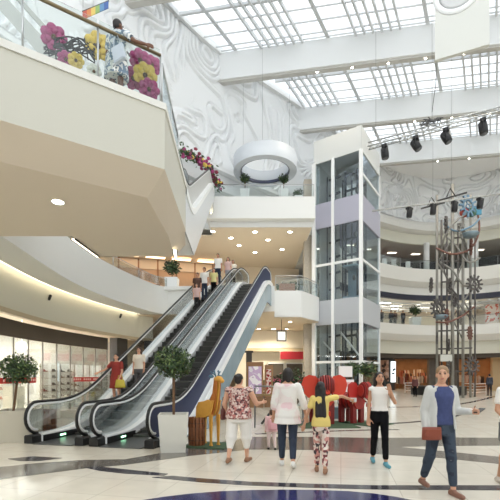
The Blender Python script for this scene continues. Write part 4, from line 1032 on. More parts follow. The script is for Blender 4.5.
# ================================================================ planters, trees, flowers, animal figures
random.seed(2)
CER=mat('planter_ceramic',(222,220,210),.35)
CERG=mat('planter_stone',(204,198,182),.5)
def planter_mb(w0,w1,h):
    m=MB(); a,b=w0/2,w1/2; t=.035
    vs=[(-a,-a,0),(a,-a,0),(a,a,0),(-a,a,0),(-b,-b,h),(b,-b,h),(b,b,h),(-b,b,h),(-b+t,-b+t,h),(b-t,-b+t,h),(b-t,b-t,h),(-b+t,b-t,h),(-b+t,-b+t,h-.08),(b-t,-b+t,h-.08),(b-t,b-t,h-.08),(-b+t,b-t,h-.08)]
    fs=[(3,2,1,0)]+[(i,(i+1)%4,4+(i+1)%4,4+i) for i in range(4)]+[(4+i,4+(i+1)%4,8+(i+1)%4,8+i) for i in range(4)]+[(8+i,8+(i+1)%4,12+(i+1)%4,12+i) for i in range(4)]+[(12,13,14,15)]
    return m.add(vs,fs)
SOIL=mat('soil',(58,46,38),.9)
def ball_tree(loc,w0,w1,h,crown,r,label,pmat,lean=0,rz=0):
    o=empty('potted_tree',loc,label,'tree','ball trees in planters',False,rz)
    m=planter_mb(w0,w1,h); m.build('planter',pmat,o)
    m=MB(); m.box((0,0,h-.09),(w1-.08,w1-.08,.04)); m.build('soil',SOIL,o)
    m=MB(); m.tube([tuple(p) for p in spline([Vector((-lean,0,h-.1)),Vector((-lean*.7,.01,h+.2)),Vector((-lean*.3,0,crown-r*.8)),Vector((0,0,crown))],5)],[.03]*16,7)
    for k in range(12):
        g=random.uniform(0,2*PI); e=random.uniform(-.3,1.2); d=Vector((cos(g)*cos(e),sin(g)*cos(e),sin(e)))*r*.8; m.tube([Vector((0,0,crown-r*.55)),Vector((0,0,crown-r*.5))+d*.5,Vector((0,0,crown-r*.25))+d],[.016,.012,.006],5)
    m.build('trunk',mat('bark',(112,84,60),.8),o)
    A=MB();B=MB();C=MB()
    for k in range(1500):
        d=Vector((random.gauss(0,1),random.gauss(0,1),random.gauss(0,.92))).normalized(); q=random.random()**.38*(1+.12*noise.noise(d*2.3))
        p=Vector((0,0,crown))+Vector((d.x*r,d.y*r,d.z*r*.86))*q; a=(d*.4+Vector((random.gauss(0,1),random.gauss(0,1),random.gauss(0,1)-.3))).normalized(); b=a.cross(d+Vector((.1,.05,.2))).normalized(); L=random.uniform(.035,.062)
        n=a.cross(b)*L*.2; X=random.choices((A,B,C),(5,3,2))[0]
        X.add([p-a*L,p-a*L*.2+b*L*.42+n,p+a*L,p-a*L*.2-b*L*.42+n],[(0,1,2),(0,2,3)])
    A.build('leaves',LEAF,o,recalc=False);B.build('dark_leaves',LEAFD,o,recalc=False);C.build('light_leaves',LEAFL,o,recalc=False)
    return o
ball_tree((-1.63,8.55,0),.50,.62,.80,1.90,.42,'ball shaped tree in a tapered white planter, in front of the right escalator',CER,0,R(8))
ball_tree((-5.80,10.02,0),.84,.86,.76,1.78,.46,'ball shaped tree in a broad stone planter, left of the escalators',CERG,.13,R(8))
# small plants on the bridge and galleries
def small_plant(loc,label,r,zc,pw,ph,n=240,ls=.09,group='plants on the galleries'):
    def pot(o):
        m=planter_mb(pw*.85,pw,ph); m.build('planter',WHITE,o)
        m=MB(); m.tube([(0,0,ph-.1),(0.02,0,zc)],.03,6); m.build('stem',mat('bark',(112,84,60)),o)
    return bush('potted_plant',label,'plant',loc,(r,r,r*.9,zc),0,[(LEAF,5,'leaves'),(LEAFD,4,'dark_leaves'),(LEAFL,1,'light_leaves')],n,ls,None,pot,group)
small_plant((-.33,26.2,L2),'small tree in a white planter on the bridge, left of the pair below the ring',.34,1.74,.6,.95)
small_plant((2.2,26.2,L2),'small tree in a white planter on the bridge, right of the pair below the ring',.35,1.72,.6,.95)
small_plant((3.15,26.1,L2),'low bushy plant on the bridge beside the lift tower',.34,.72,.5,.5,160)
p=P(172,276,25.6); small_plant((p.x,p.y,L1),'spreading plant in a white planter on the first floor behind the left gallery',.55,1.75,.8,1.05,260,.14)
p=P(283,285,26.9); small_plant((p.x-.1,p.y,L1),'dark plant in a planter on the landing, nearer the escalators',.4,.8,.6,.5,160)
p=P(294,285,27.0); small_plant((p.x,p.y,L1),'dark plant in a planter on the landing, nearer the lift tower',.4,.85,.55,.5,160)
a=MB(); q=P(287,286,25.95); a.box((q.x,q.y,L1+.38),(1.0,.4,.76)); tag(a.build('planter_box',mat('terracotta_box',(150,112,88),.6)),'brown planter box behind the landing railing','planter')
p=P(415,312,43.2); small_plant((p.x,p.y,L1),'plant in a grey planter behind the far first floor railing',.62,1.9,1.0,1.1,200,.18)
p=P(333,386,24.5); 
for i,(px,Y,r,zc) in enumerate(((353,24,.55,2.0),(368,24.8,.6,2.0))):
    q=P(px,376,Y); small_plant((q.x,q.y,0),('green plant in a planter at the foot of the lift tower, behind the red elephant','green plant in a planter right of the lift tower foot')[i],r,zc,.7,1.0,260,.13)
s=empty('notice_stand',(P(346.5,376,22.5).x,22.5,0),'pale notice stand in front of the lift tower','stand',None,True)
x=s.location.x; m=MB(); m.span((x-.45,22.4,1.55),(x+.3,22.5,2.15)); m.span((x-.55,22.42,.5),(x+.4,22.5,1.4)); m.build('board',mat('notice_pale',(232,226,226),.5),s); m=MB(); m.span((x-.5,22.5,0),(x-.45,22.55,2.1)); m.span((x+.3,22.5,0),(x+.35,22.55,2.1)); m.build('post',STEELD,s); m=MB(); m.span((x-.4,22.38,1.0),(x+.25,22.415,1.25)); m.build('text_band',mat('notice_pink',(214,160,160),.5),s)
# wooden slatted bins
def slat_bin(loc,r,h,label,n=14):
    o=empty('slatted_bin',loc,label,'bin','wooden slatted bins'); 
    for k in range(n):
        g=2*PI*k/n; m=MB(); c=Vector((cos(g)*r,sin(g)*r,0))
        pts=[c*s+Vector((0,0,z)) for s,z in((.92,.03),(1.0,h*.35),(1.0,h*.65),(.94,h))]
        for p,q in zip(pts[:-1],pts[1:]): m.bar(p,q,r*2*PI/n*.75 if abs(cos(g))<.7 else .03,.03 if abs(cos(g))<.7 else r*2*PI/n*.75)
        m.build('slat',mat('bin_wood',(132,82,50),.5,0,0,.25,12),o)
    m=MB(); m.lathe([(r*.86,.0),(r*.93,h*.4),(r*.86,h*.96),(r*.7,h*.96),(r*.7,h*.6),(.0001,h*.6)],(0,0,0),20); m.build('liner',mat('bin_liner',(58,40,30),.6),o)
    for z in(h*.22,h*.8):
        m=MB(); pts=[(r*1.0*cos(2*PI*k/24),r*1.0*sin(2*PI*k/24),z) for k in range(24)]; m.tube(pts,.014,5,0,True); m.build('hoop',DARK,o)
slat_bin((-1.22,9.15,0),.17,.66,'brown wooden slatted bin beside the white planter and the giraffe figure')
slat_bin((-5.6,11.05,0),.21,.68,'dark wooden slatted bin behind the left escalator glass')

# ---------------- giraffe figure made of plates
gx,gy=-.98,9.2; gf=empty('giraffe_figure',(gx,gy,.03),'tall orange giraffe figure with blue horns standing on a green mat','figure',None,False,R(-38))
OR=mat('giraffe_orange',(216,158,66),.5,0,0,.15,9); ORD=mat('giraffe_dark_plate',(180,106,40),.5)  # alternate plates and the tail take a darker orange
body=[(-.28,.66),(-.26,.86),(-.18,.97),(.02,1.0),(.16,1.04),(.24,1.18),(.27,1.36),(.29,1.48),(.37,1.46),(.37,1.30),(.34,1.05),(.30,.82),(.24,.70),(.1,.64),(-.1,.62)]
for k in range(5):
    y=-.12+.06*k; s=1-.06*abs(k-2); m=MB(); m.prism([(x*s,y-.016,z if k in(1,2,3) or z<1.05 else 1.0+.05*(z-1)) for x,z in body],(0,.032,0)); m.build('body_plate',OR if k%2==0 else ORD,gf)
for x,y in((-.22,-.1),(-.18,.1),(.2,-.1),(.24,.1)):
    m=MB(); m.prism([(x-.04,y-.02,.7),(x+.05,y-.02,.7),(x+.028,y-.02,.06),(x+.05,y-.02,.0),(x-.03,y-.02,.0),(x-.012,y-.02,.06)],(0,.04,0)); m.build('leg',OR,gf)
m=MB(); m.ell((.34,0,1.50),(.13,.07,.075)); m.ell((.45,0,1.46),(.06,.05,.05)); m.build('head',OR,gf)
for sg in(-1,1):
    m=MB(); m.tube([(.3,sg*.04,1.55),(.29,sg*.07,1.66),(.27,sg*.06,1.69)],[.016,.018,.024],6); m.tube([(.29,sg*.06,1.60),(.25,sg*.16,1.67)],.016,5); m.build('horn',mat('horn_blue',(74,112,130),.5),gf)
    m=MB(); m.ell((.25,sg*.13,1.56),(.03,.08,.04)); m.build('ear',mat('horn_blue',(74,112,130),.5),gf)
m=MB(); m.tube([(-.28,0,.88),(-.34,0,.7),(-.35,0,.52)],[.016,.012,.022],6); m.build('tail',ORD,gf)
def mat_rug(x,y,w,d,rz,label):
    m=MB(); m.box((0,0,.014),(w,d,.026)); o=m.build('grass_mat',mat('mat_green',(62,84,58),.9,0,0,.3,60)); o.location=(x,y,.0); o.rotation_euler=(0,0,rz); tag(o,label,'mat')
mat_rug(gx+.03,gy-.02,1.0,.8,R(-14),'green grass mat under the giraffe figure')
# ---------------- red elephants made of plates
ER=mat('elephant_red',(206,62,38),.45); ERD=mat('elephant_dark_red',(128,32,30),.5)
def elephant(loc,rz,s,label,earmat):
    o=empty('elephant_figure',loc,label,'figure','elephant figures',False,rz)
    # front view looks along -y ; ears are big plates, head and body are stacked plates
    for k in range(7):
        y=.1+.12*k; w=.40-.02*abs(k-3); m=MB(); pts=[(w*s*cos(t),y*s,(.88+.34*sin(t))*s) for t in [2*PI*i/22 for i in range(22)]]; m.prism(pts,(0,.07*s,0)); m.build('body_plate',ERD if k%2 else earmat,o)
    for x in(-.24,.24):
        for y in(.15,.75):
            m=MB(); m.prism([((x-.11)*s,y*s,0),((x+.11)*s,y*s,0),((x+.12)*s,y*s,.75*s),((x-.12)*s,y*s,.75*s)],(0,.14*s,0)); m.build('leg',ERD,o)
    for k in range(7):
        x=(-.24+.08*k)*s; h=math.sqrt(max(.01,1-((k-3)/4)**2)); m=MB(); pts=[(x-.02*s,(-.06+.22*h*sin(t)-.05)*s,(1.30+.34*h*cos(t))*s) for t in [2*PI*i/20 for i in range(20)]]; m.prism(pts,(.045*s,0,0)); m.build('head_plate',ERD if k%2 else mat('elephant_mid',(160,44,34),.5),o)
    for sg in(-1,1):
        pts=[(.16,1.40),(.30,1.60),(.52,1.64),(.70,1.54),(.76,1.32),(.70,1.06),(.54,.88),(.38,.90),(.28,1.06),(.18,1.2)]
        m=MB(); m.prism([(sg*x*s,(.02+.06*x)*s,z*s) for x,z in pts],(0,.05*s,0)); m.build('ear',earmat,o)
    for k in range(6):
        z=1.08-.17*k; m=MB(); m.box((0,(-.22-.05*k+.03*max(0,k-3))*s,z*s),(.2*s*(1-.08*k),.13*s,.14*s)); m.build('trunk_plate',ERD if k%2 else earmat,o)
    for sg in(-1,1):
        m=MB(); m.tube([(sg*.13*s,-.2*s,1.0*s),(sg*.17*s,-.38*s,.88*s),(sg*.17*s,-.5*s,.92*s)],[.035*s,.03*s,.01*s],6); m.build('tusk',mat('tusk_cream',(232,222,204),.4),o)
    return o
elephant((2.42,12.9,.03),R(3),.98,'bright red elephant figure with wide open ears, behind the girl in the yellow top',ER)
elephant((3.72,13.3,.03),R(38),.84,'smaller dark red elephant figure, left of the woman in black leggings',mat('elephant_deep',(176,40,34),.45))
mat_rug(2.45,13.1,1.8,1.8,R(3),'green mat under the bright red elephant')
mat_rug(3.85,13.5,1.2,1.5,R(38),'green mat under the dark red elephant')
m=MB(); m.box((0,0,.19),(1.0,.5,.38)); m.box((0,0,.40),(1.06,.56,.05)); o=m.build('low_bench',mat('bench_blue_green',(92,112,120),.5)); o.location=(3.05,15.2,0); tag(o,'low blue grey bench between the two red elephants','bench')

# ---------------- flowers on the left balcony
random.seed(9)
YEL=mat('petal_yellow',(226,196,92),.6); MAG=mat('petal_magenta',(170,66,120),.6); WHI=mat('petal_white',(240,238,228),.6); CORE=mat('flower_core',(96,70,40),.7)
def big_flower(c,r,mt,face,label,group):
    o=empty('giant_flower',c,label,'flower',group); M=Vector(face).normalized().to_track_quat('Z','Y').to_matrix().to_4x4()
    for ring,(k,rr,up) in enumerate(((7,1.0,.15),(6,.66,.38))):
        for j in range(k):
            g=2*PI*j/k+ring*.4; d=Vector((cos(g),sin(g),0)); t=Vector((-sin(g),cos(g),0)); m=MB()
            pts=[]
            for a,wd,h in((.1,.10,.02),(.45,.34,up*.5),(.8,.40,up*.9),(1.0,.2,up*.8)):
                for e in(-1,0,1): pts.append(M@((d*a*rr+t*wd*e*rr*.9+Vector((0,0,h*rr+(.06*rr if e==0 else .0))))*r))
            pts=pts+[p-(M@Vector((0,0,.02*r))) for p in pts]; n=12
            fs=[]
            for i in range(3):
                for e in range(2):
                    q=i*3+e; fs.append((q,q+1,q+4,q+3)); fs.append((n+q,n+q+3,n+q+4,n+q+1))
            per=[0,1,2,5,8,11,10,9,6,3]
            for i in range(10): a,b=per[i],per[(i+1)%10]; fs.append((a,n+a,n+b,b))
            m.add(pts,fs,0,True); m.build('petal',mt,o)
    m=MB(); m.ell(M@Vector((0,0,.12*r)),(.2*r,.2*r,.2*r),10,7); m.build('core',CORE,o); return o
fl=[(54,38,8.0,.25,MAG,'magenta giant flower at the left end of the wire frame on the balcony'),(98,47,8.1,.27,YEL,'yellow giant flower just left of the woman on the balcony'),(76,61,7.6,.15,YEL,'low yellow giant flower on the balcony, under the wire frame'),(94,72,7.6,.14,WHI,'white giant flower on the balcony at the foot of the woman'),(66,60,7.7,.16,MAG,'small magenta giant flower beside the rail post'),
    (140,61,8.15,.22,MAG,'magenta giant flower right of the woman, under her hand'),(145,76,8.0,.24,YEL,'yellow giant flower at the right end of the balcony'),(149,90,8.0,.21,MAG,'low magenta giant flower at the right end of the balcony'),(133,79,8.1,.22,MAG,'magenta giant flower just right of the woman dress'),(152,66,8.5,.2,MAG,'magenta giant flower farthest right behind the balcony rail')]
for px,py,Y,r,mt,lb in fl: big_flower(P(px,py,Y),r,mt,(.35,-.9,-.15),lb,'giant flowers on the balcony')
wf=empty('wire_trellis',P(70,45,8.4),'black wire frame holding the giant flowers left of the woman on the balcony','wire frame',None,True)
WIR=mat('wire_black',(40,38,38),.5)
random.seed(12)
for k in range(15):
    y=36+3.2*k
    m=MB(); m.tube([tuple(p) for p in spline([P(44,50+random.uniform(-9,9),8.2),P(60,47+random.uniform(-10,12),7.9),P(78,46+random.uniform(-10,12),7.95),P(95,50+random.uniform(-10,14),8.05)],6)],.013,5); m.build('wire',WIR,wf)
for k in range(8):
    px=46+6.4*k; m=MB(); m.tube([P(px,38,7.95+.1*(k%2)),P(px+4,60,8.1)],.013,5); m.build('wire',WIR,wf)
wf=empty('wire_trellis',P(140,65,8.2),'black wire frame holding the giant flowers right of the woman on the balcony','trellis',None,True)
for k in range(7):
    m=MB(); m.tube([P(127+2*k,52+3*k,8.4),P(140+1.5*k,66+2*k,8.2),P(150+.6*k,82+2.2*k,8.2)],.018,5); m.build('wire',WIR,wf)
# purple and yellow garland along the ledge beneath the carved wall
random.seed(31)
ga=spline([P(181,151,22.6),P(190,155,23.2),P(200,160,24),P(209,168,24.9),P(215,178,25.3),P(220,187,25.6)],7)
g=empty('flower_garland',ga[0],'garland of purple and yellow flowers hanging along the ledge under the carved wall','garland',None,True)
m=MB(); m.tube([tuple(p) for p in ga],.09,6); m.build('vine',LEAFD,g)

bl={}
for nm,mt in(('purple',MAG),('wine',mat('petal_wine',(128,40,62),.6)),('yellow',YEL)):
    q=MB()
    for k in range(5):
        t=2*PI*k/5; q.ell((.55*cos(t),.55*sin(t),0),(.5,.5,.3),8,5)
    q.ell((0,0,.15),(.35,.35,.3),8,5); bl[nm]=q.mesh('bloom',mt)
for k in range(90):
    p=random.choice(ga)+Vector((random.gauss(0,.13),random.gauss(0,.12),random.gauss(0,.16))); o=bpy.data.objects.new('bloom',bl[random.choices(list(bl),(5,3,1.2))[0]]); COL.objects.link(o)
    r=random.uniform(.08,.14); o.location=p-g.location; o.scale=(r,r,r); o.rotation_euler=(R(90)+random.uniform(-.6,.6),0,random.uniform(-.6,.6)); o.parent=g
q=MB()
for k in range(160):
    p=random.choice(ga)+Vector((random.gauss(0,.15),random.gauss(0,.12),random.gauss(0,.18))); a=Vector((random.gauss(0,1),random.gauss(0,1),random.gauss(0,1))).normalized(); b=a.cross(Vector((.2,.9,.1))).normalized(); q.add([p-a*.12,p+b*.05,p+a*.12,p-b*.05],[(0,1,2),(0,2,3)])
q.build('leaves',LEAF,g,recalc=False)
# rainbow banner above the woman
rb=empty('rainbow_banner',P(100,8,10.5),'hanging banner of rainbow stripes above the woman on the balcony','banner',None,True)
cols=[(196,96,84),(214,140,92),(222,196,110),(150,178,110),(108,150,190),(82,110,170)]
for i,c in enumerate(cols):
    x0=82.5+4.3*i; x1=x0+4.3; f=lambda x:(12-(x-82)*.42); e=lambda x:(19.5-(x-82)*.44)
    m=MB(); m.prism([P(x0,f(x0),10.5),P(x1,f(x1),10.5),P(x1,e(x1),10.5),P(x0,e(x0),10.5)],(0,.02,0)); o=m.build('stripe',mat('rainbow_%d'%i,c,.7),rb)
m=MB(); m.tube([P(82,11.5,10.52),P(109,.5,10.52)],.014,5); m.build('rod',STEELD,rb)
for px,py in((83,11),(108,.8)):
    m=MB(); p=P(px,py,10.52); m.tube([p,(p.x,p.y,22.9)],.004,4); m.build('hanging_wire',STEELD,rb)
# ================================================================ people
SKIN=mat('skin',(214,164,136),.55); SKIND=mat('skin_dark',(118,80,60),.55); SKINT=mat('skin_tan',(196,146,116),.55)
LIP=mat('lip',(170,92,86),.5); EYE=mat('eye_dark',(40,32,30),.3)
HBLK=mat('hair_black',(30,25,24),.5,0,0,.3,40); HBRN=mat('hair_brown',(72,50,38),.5,0,0,.3,40); HBLO=mat('hair_fair',(150,120,88),.55,0,0,.3,40)
def person(label,loc,heading,H=1.68,skin=SKIN,legs=((0,4,.0),(0,4,.0)),arms=None,head=(0,0),build=1.0,hair=('short',HBLK),top=None,bottom=None,shoes=None,size=.012,lean=0.0,group=None,child=False,extra_parts=None,foot_lift=(0,0)):
    """local frame faces +y; legs: (thigh forward deg, knee bend deg, spread) left then right; arms: (upper dir, fore dir)"""
    s=H/1.70; hs=(1.22 if child else 1.0)
    sk=lambda p:Vector(p)*s
    def T0(p):
        p=Vector(p); 
        if p.z>.9*s: p.y+=lean*(p.z-.9*s)
        return p
    B=MB(); bw=build
    L=[]
    dz=[]
    for i,(a,b,spd) in enumerate(legs):
        sx=-1 if i==0 else 1
        hip=Vector((sx*.088*bw,0,.90)); a_,b_=R(a),R(b)
        knee=hip+Vector((sx*spd,sin(a_),-cos(a_)))*.42; ank=knee+Vector((0,sin(a_-b_),-cos(a_-b_)))*.41
        fp=R(foot_lift[i]); heel=ank+Vector((0,-.05*cos(fp),-.045+.05*sin(fp))); toe=ank+Vector((sx*.02,.165*cos(fp),-.05-.165*sin(fp)))
        L.append((hip,knee,ank,heel,toe)); dz.append(min(heel.z-.032,toe.z-.026))
    drop=min(dz)                                            # rest the lower foot on the ground
    up=lambda p:sk(p-Vector((0,0,drop)))
    for hip,knee,ank,heel,toe in L:
        B.cap(up(hip),up(knee),.082*s*bw,.052*s*bw); B.cap(up(knee),up(ank),.052*s*bw,.034*s); c2=knee.lerp(ank,.3)+Vector((0,-.012,0)); B.ell(up(c2),(.05*s,.05*s,.11*s))
        B.cap(up(heel),up(toe),.034*s,.026*s)
    zz=-drop
    rings=[(.80,.13,.10,0),(.88,.168,.115,-.01),(.98,.158,.108,-.005),(1.08,.126,.092,.005),(1.2,.14,.102,.01),(1.30,.155,.108,.01),(1.38,.16,.09,-.005),(1.43,.10,.07,-.015),(1.47,.05,.052,-.01)]
    sc=lambda rr,g=0: [((z+zz)*s,(rx*bw+g)*s,(ry*bw+g)*s,cy*s) for z,rx,ry,cy in rr]
    B.loft(sc(rings),24)
    if arms is None: arms=((Vector((-.12,.02,-1)),Vector((-.02,.12,-1))),(Vector((.12,.02,-1)),Vector((.02,.12,-1))))
    A=[]
    for i,(ud,fd) in enumerate(arms):
        sx=-1 if i==0 else 1
        sh=Vector((sx*.165*bw,-.005,1.385)); el=sh+Vector(ud).normalized()*.29; wr=el+Vector(fd).normalized()*.245
        A.append((sh,el,wr,Vector(fd).normalized(),sx))
        B.cap(up(sh),up(el),.046*s*bw,.036*s*bw); B.cap(up(el),up(wr),.037*s*bw,.026*s)
        f=Vector(fd).normalized(); side=f.cross(Vector((0,1,0)) if abs(f.y)<.8 else Vector((1,0,0))).normalized(); pn=side.cross(f).normalized()
        # palm, four fingers and a thumb
        B.cap(up(wr+f*.02+side*.014),up(wr+f*.078+side*.026),.020*s,.016*s); B.cap(up(wr+f*.02-side*.014),up(wr+f*.078-side*.026),.020*s,.016*s)
        for k,(o_,ln) in enumerate(((-.030,.066),(-.010,.078),(.010,.074),(.029,.058))):
            b0=wr+f*.082+side*o_; b1=b0+(f*.9+pn*.25).normalized()*ln*.55; b2=b1+(f*.6+pn*.8).normalized()*ln*.5
            B.cap(up(b0),up(b1),.0095*s,.0088*s,8); B.cap(up(b1),up(b2),.0088*s,.0075*s,8)
        q=wr+f*.03-side*.026*1; B.cap(up(q),up(q+(f*.5-side*.75+pn*.3)*.045),.0125*s,.0105*s,8); B.cap(up(q+(f*.5-side*.75+pn*.3)*.045),up(q+(f*.95-side*.75+pn*.5)*.07),.0105*s,.009*s,8)
    # neck and head
    hc=Vector((0,.02,1.585)); q=Matrix.Rotation(R(head[0]),4,'Z')@Matrix.Rotation(R(head[1]),4,'X')
    B.cap(up(Vector((0,-.015,1.42))),up(Vector((0,.005,1.53))),.052*s,.048*s)
    def hp(v): return up(hc+(q@(Vector(v)*hs)))
    qs=Matrix.Rotation(R(head[0]),4,'Z')@Matrix.Rotation(R(head[1]),4,'X')
    r=lambda *v:tuple(x*s*hs for x in v)
    B.ell(hp((0,-.012,.028)),r(.073,.090,.086),16,11,0,qs); B.ell(hp((0,.016,-.035)),r(.058,.068,.075),16,11,0,qs); B.ell(hp((0,.045,-.085)),r(.030,.030,.026),12,8,0,qs)
    B.cap(hp((0,.088,.012)),hp((0,.106,-.024)),.010*s*hs,.014*s*hs,8)
    for sx in(-1,1): B.ell(hp((sx*.074,-.005,-.01)),r(.012,.02,.032),8,6,0,qs)
    X=MB()
    for sx in(-1,1): X.ell(hp((sx*.030,.081,.012)),r(.013,.009,.008),8,6,1,qs); X.ell(hp((sx*.030,.083,.034)),r(.018,.008,.004),8,6,1,qs)
    X.ell(hp((0,.084,-.055)),r(.022,.008,.007),8,6,2,qs)
    body=vox(B,'person',[skin,EYE,LIP],size,3,None,X,T0)
    body.location=loc; body.rotation_euler=(0,0,R(heading)); tag(body,label,'person',group)
    # hair
    kind,hm=hair; h=MB()
    h.ell(hp((0,-.022,.040)),r(.082,.094,.086),16,11,0,qs)
    if kind!='bald':
        h.ell(hp((0,-.05,-.005)),r(.078,.062,.082),14,9,0,qs)
    if kind=='long' or kind=='verylong':
        dn=-.34 if kind=='long' else -.52
        for sx in(-1,0,1): h.cap(hp((sx*.05,-.05,0)),hp((0,0,0))+Vector((sx*.062,-.105,dn))*s,.05*s,.045*s); 
        for sx in(-1,1): h.cap(hp((sx*.07,-.01,.0)),hp((0,0,0))+Vector((sx*.088,-.04,dn*.75))*s,.026*s,.03*s)
    if kind=='bob':
        for sx in(-1,1): h.cap(hp((sx*.06,-.03,.02)),hp((sx*.07,-.03,-.09)),.036*s,.03*s)
        h.cap(hp((0,-.07,0)),hp((0,-.075,-.1)),.05*s,.045*s)
    if kind=='bun': h.ell(hp((0,-.11,.06)),r(.045,.045,.042),12,8); 
    if kind=='tail': h.ell(hp((0,-.115,.045)),r(.03,.03,.03),10,7); h.cap(hp((0,-.13,.03)),hp((0,-.15,-.12)),.028*s,.014*s)
    # keep the face clear: cut hair in front of the brow
    vox(h,'hair',hm,max(.010,size),2,body,None,T0)
    # bottoms
    if bottom:
        kb,mt=bottom; g=MB(); e=.014
        if kb in('full','capri','shorts','ankle'):
            f1={'full':(1,.92),'ankle':(1,.80),'capri':(1,.45),'shorts':(.52,0)}[kb]; fl=1.0 if kb!='capri' else 1.25
            for hip,knee,ank,heel,toe in L:
                k2=hip.lerp(knee,f1[0]); g.cap(up(hip),up(k2),(.084*bw+e)*s,((.054 if f1[0]==1 else .08)*bw+e)*s*fl)
                if f1[1]: g.cap(up(knee),up(knee.lerp(ank,f1[1])),(.055*bw+e)*s*fl,(.040+e)*s*fl); g.ell(up(knee),(.06*bw+e)*s*fl); g.ell(up(knee.lerp(ank,.3)+Vector((0,-.012,0))),((.05+e)*s*fl,(.05+e)*s*fl,.12*s)) if f1[1]>.5 else None
        if kb=='skirt': g.loft(sc([(.50,.21,.17,0),(.7,.20,.16,0),(.88,.18,.128,-.01),(1.0,.155,.11,0)],.006),24)
        g.loft(sc([(.78,.15,.115,-.005),(.88,.172,.12,-.01),(.98,.16,.11,-.005),(1.03,.142,.10,0)],e),24)
        vox(g,'skirt' if kb=='skirt' else ('shorts' if kb=='shorts' else 'trousers'),mt,size,2,body,None,T0)
    if top:
        kt,mt,hem,sl,fl=top; g=MB(); e=.016
        tr=[(z,rx+fl*max(0,(1.25-z))/.45,ry+fl*max(0,(1.25-z))/.45,cy) for z,rx,ry,cy in rings if z>hem+.02 and z<1.44]
        z0=hem; import bisect
        base=[r_ for r_ in rings]; 
        def at_(z):
            for a,b in zip(base[:-1],base[1:]):
                if a[0]<=z<=b[0]:
                    t=(z-a[0])/(b[0]-a[0]); return [a[i]+(b[i]-a[i])*t for i in range(4)]
            return list(base[0] if z<base[0][0] else base[-1])
        h0=at_(hem); h0[0]=hem; h0[1]+=fl*max(0,1.25-hem)/.45; h0[2]+=fl*max(0,1.25-hem)/.45
        if hem<.8: tr=[(.84,.17+fl*.6,.13+fl*.6,0)]+[t_ for t_ in tr if t_[0]>.86]; h0=[hem,.18+fl*1.1,.14+fl*1.1,0]
        g.loft(sc([tuple(h0)]+tr,e),26)
        for sh,el,wr,f,sx in A:
            if sl=='none': g.cap(up(sh-Vector((sx*.05,0,0))),up(sh+Vector((sx*.0,0,.0))),(.05*bw+.008)*s,(.05*bw+.006)*s)
            elif sl=='short': g.cap(up(sh),up(sh.lerp(el,.55)),(.050*bw+e)*s,(.046*bw+e)*s)
            elif sl=='mid': g.cap(up(sh),up(el),(.050*bw+e)*s,(.046*bw+e)*s); g.cap(up(el),up(el.lerp(wr,.35)),(.046*bw+e)*s,(.044+e)*s)
            else: g.cap(up(sh),up(el),(.048*bw+e)*s,(.040*bw+e)*s); g.cap(up(el),up(wr.lerp(el,.04)),(.040*bw+e)*s,(.030+e)*s)
        vox(g,kt,mt,size,3,body,None,T0)
    if shoes:
        for hip,knee,ank,heel,toe in L:
            g=MB(); d=(toe-heel); g.cap(up(heel-Vector((0,0,.002))),up(heel+d*.5),.042*s,.041*s); g.cap(up(heel+d*.5-Vector((0,0,.002))),up(toe+d.normalized()*.006),.042*s,.034*s); g.cap(up(heel+Vector((0,.01,.01))),up(ank+Vector((0,0,-.012))),.040*s,.040*s)
            vox(g,'shoe',shoes,max(.009,size*.8),2,body,None,T0)
    if extra_parts: extra_parts(body,up,hp,L,A,s,T0,size)
    W=Matrix.Translation(loc)@Matrix.Rotation(R(heading),4,'Z')
    return body,[W@T0(up(a[2])) for a in A],[W@T0(up(a[0])) for a in A],W
v=Vector
def feet(px,py): g=G(px,py); return (g.x,g.y,0)
PRINT=pattern('blouse_print',[(0,(150,92,88)),(.22,(206,176,166)),(.45,(96,58,62)),(.62,(188,120,112)),(.8,(226,206,196))],30)
WHT=mat('cloth_white',(236,232,226),.8); CREAMT=mat('cloth_cream',(232,222,206),.8); DENIM=mat('denim_dark',(44,54,72),.85,0,0,.2,30); BLKC=mat('cloth_black',(15,15,18),.9,0,0,0,6,.2)
# 1 woman in printed sleeveless blouse, seen from behind
b1,w1,s1_,W1=person('woman in a red and white print sleeveless blouse and white capri trousers, seen from behind',feet(239,462),-18,1.64,SKIN,((-12,10,.02),(10,6,.02)),((v((-.3,.05,-1)),v((.12,.3,-1))),(v((.45,.2,-1)),v((.15,.9,.05)))),(-12,0),1.34,('bun',HBLK),('blouse',PRINT,.84,'none',.03),('capri',WHT),mat('sandal_tan',(150,110,84),.6),.012)
# 2 person in loose pale shirt
b2,w2,s2_,W2=person('person in a loose white shirt with a pink tint and dark jeans, seen from behind',feet(287.5,466),-6,1.74,SKINT,((9,6,.01),(-12,16,.0)),((v((-.2,.02,-1)),v((-.05,.25,-1))),(v((.35,.05,-1)),v((.2,.15,-1)))),(10,0),1.06,('bob',HBLK),('shirt',pattern('tie_dye_shirt',[(0,(240,236,230)),(.50,(238,226,222)),(.58,(234,204,206)),(.68,(238,228,224))],3.2,'noise'),.74,'mid',.034),('ankle',DENIM),mat('shoe_white',(232,230,226),.6),.012,0,None,False,None,(0,18))
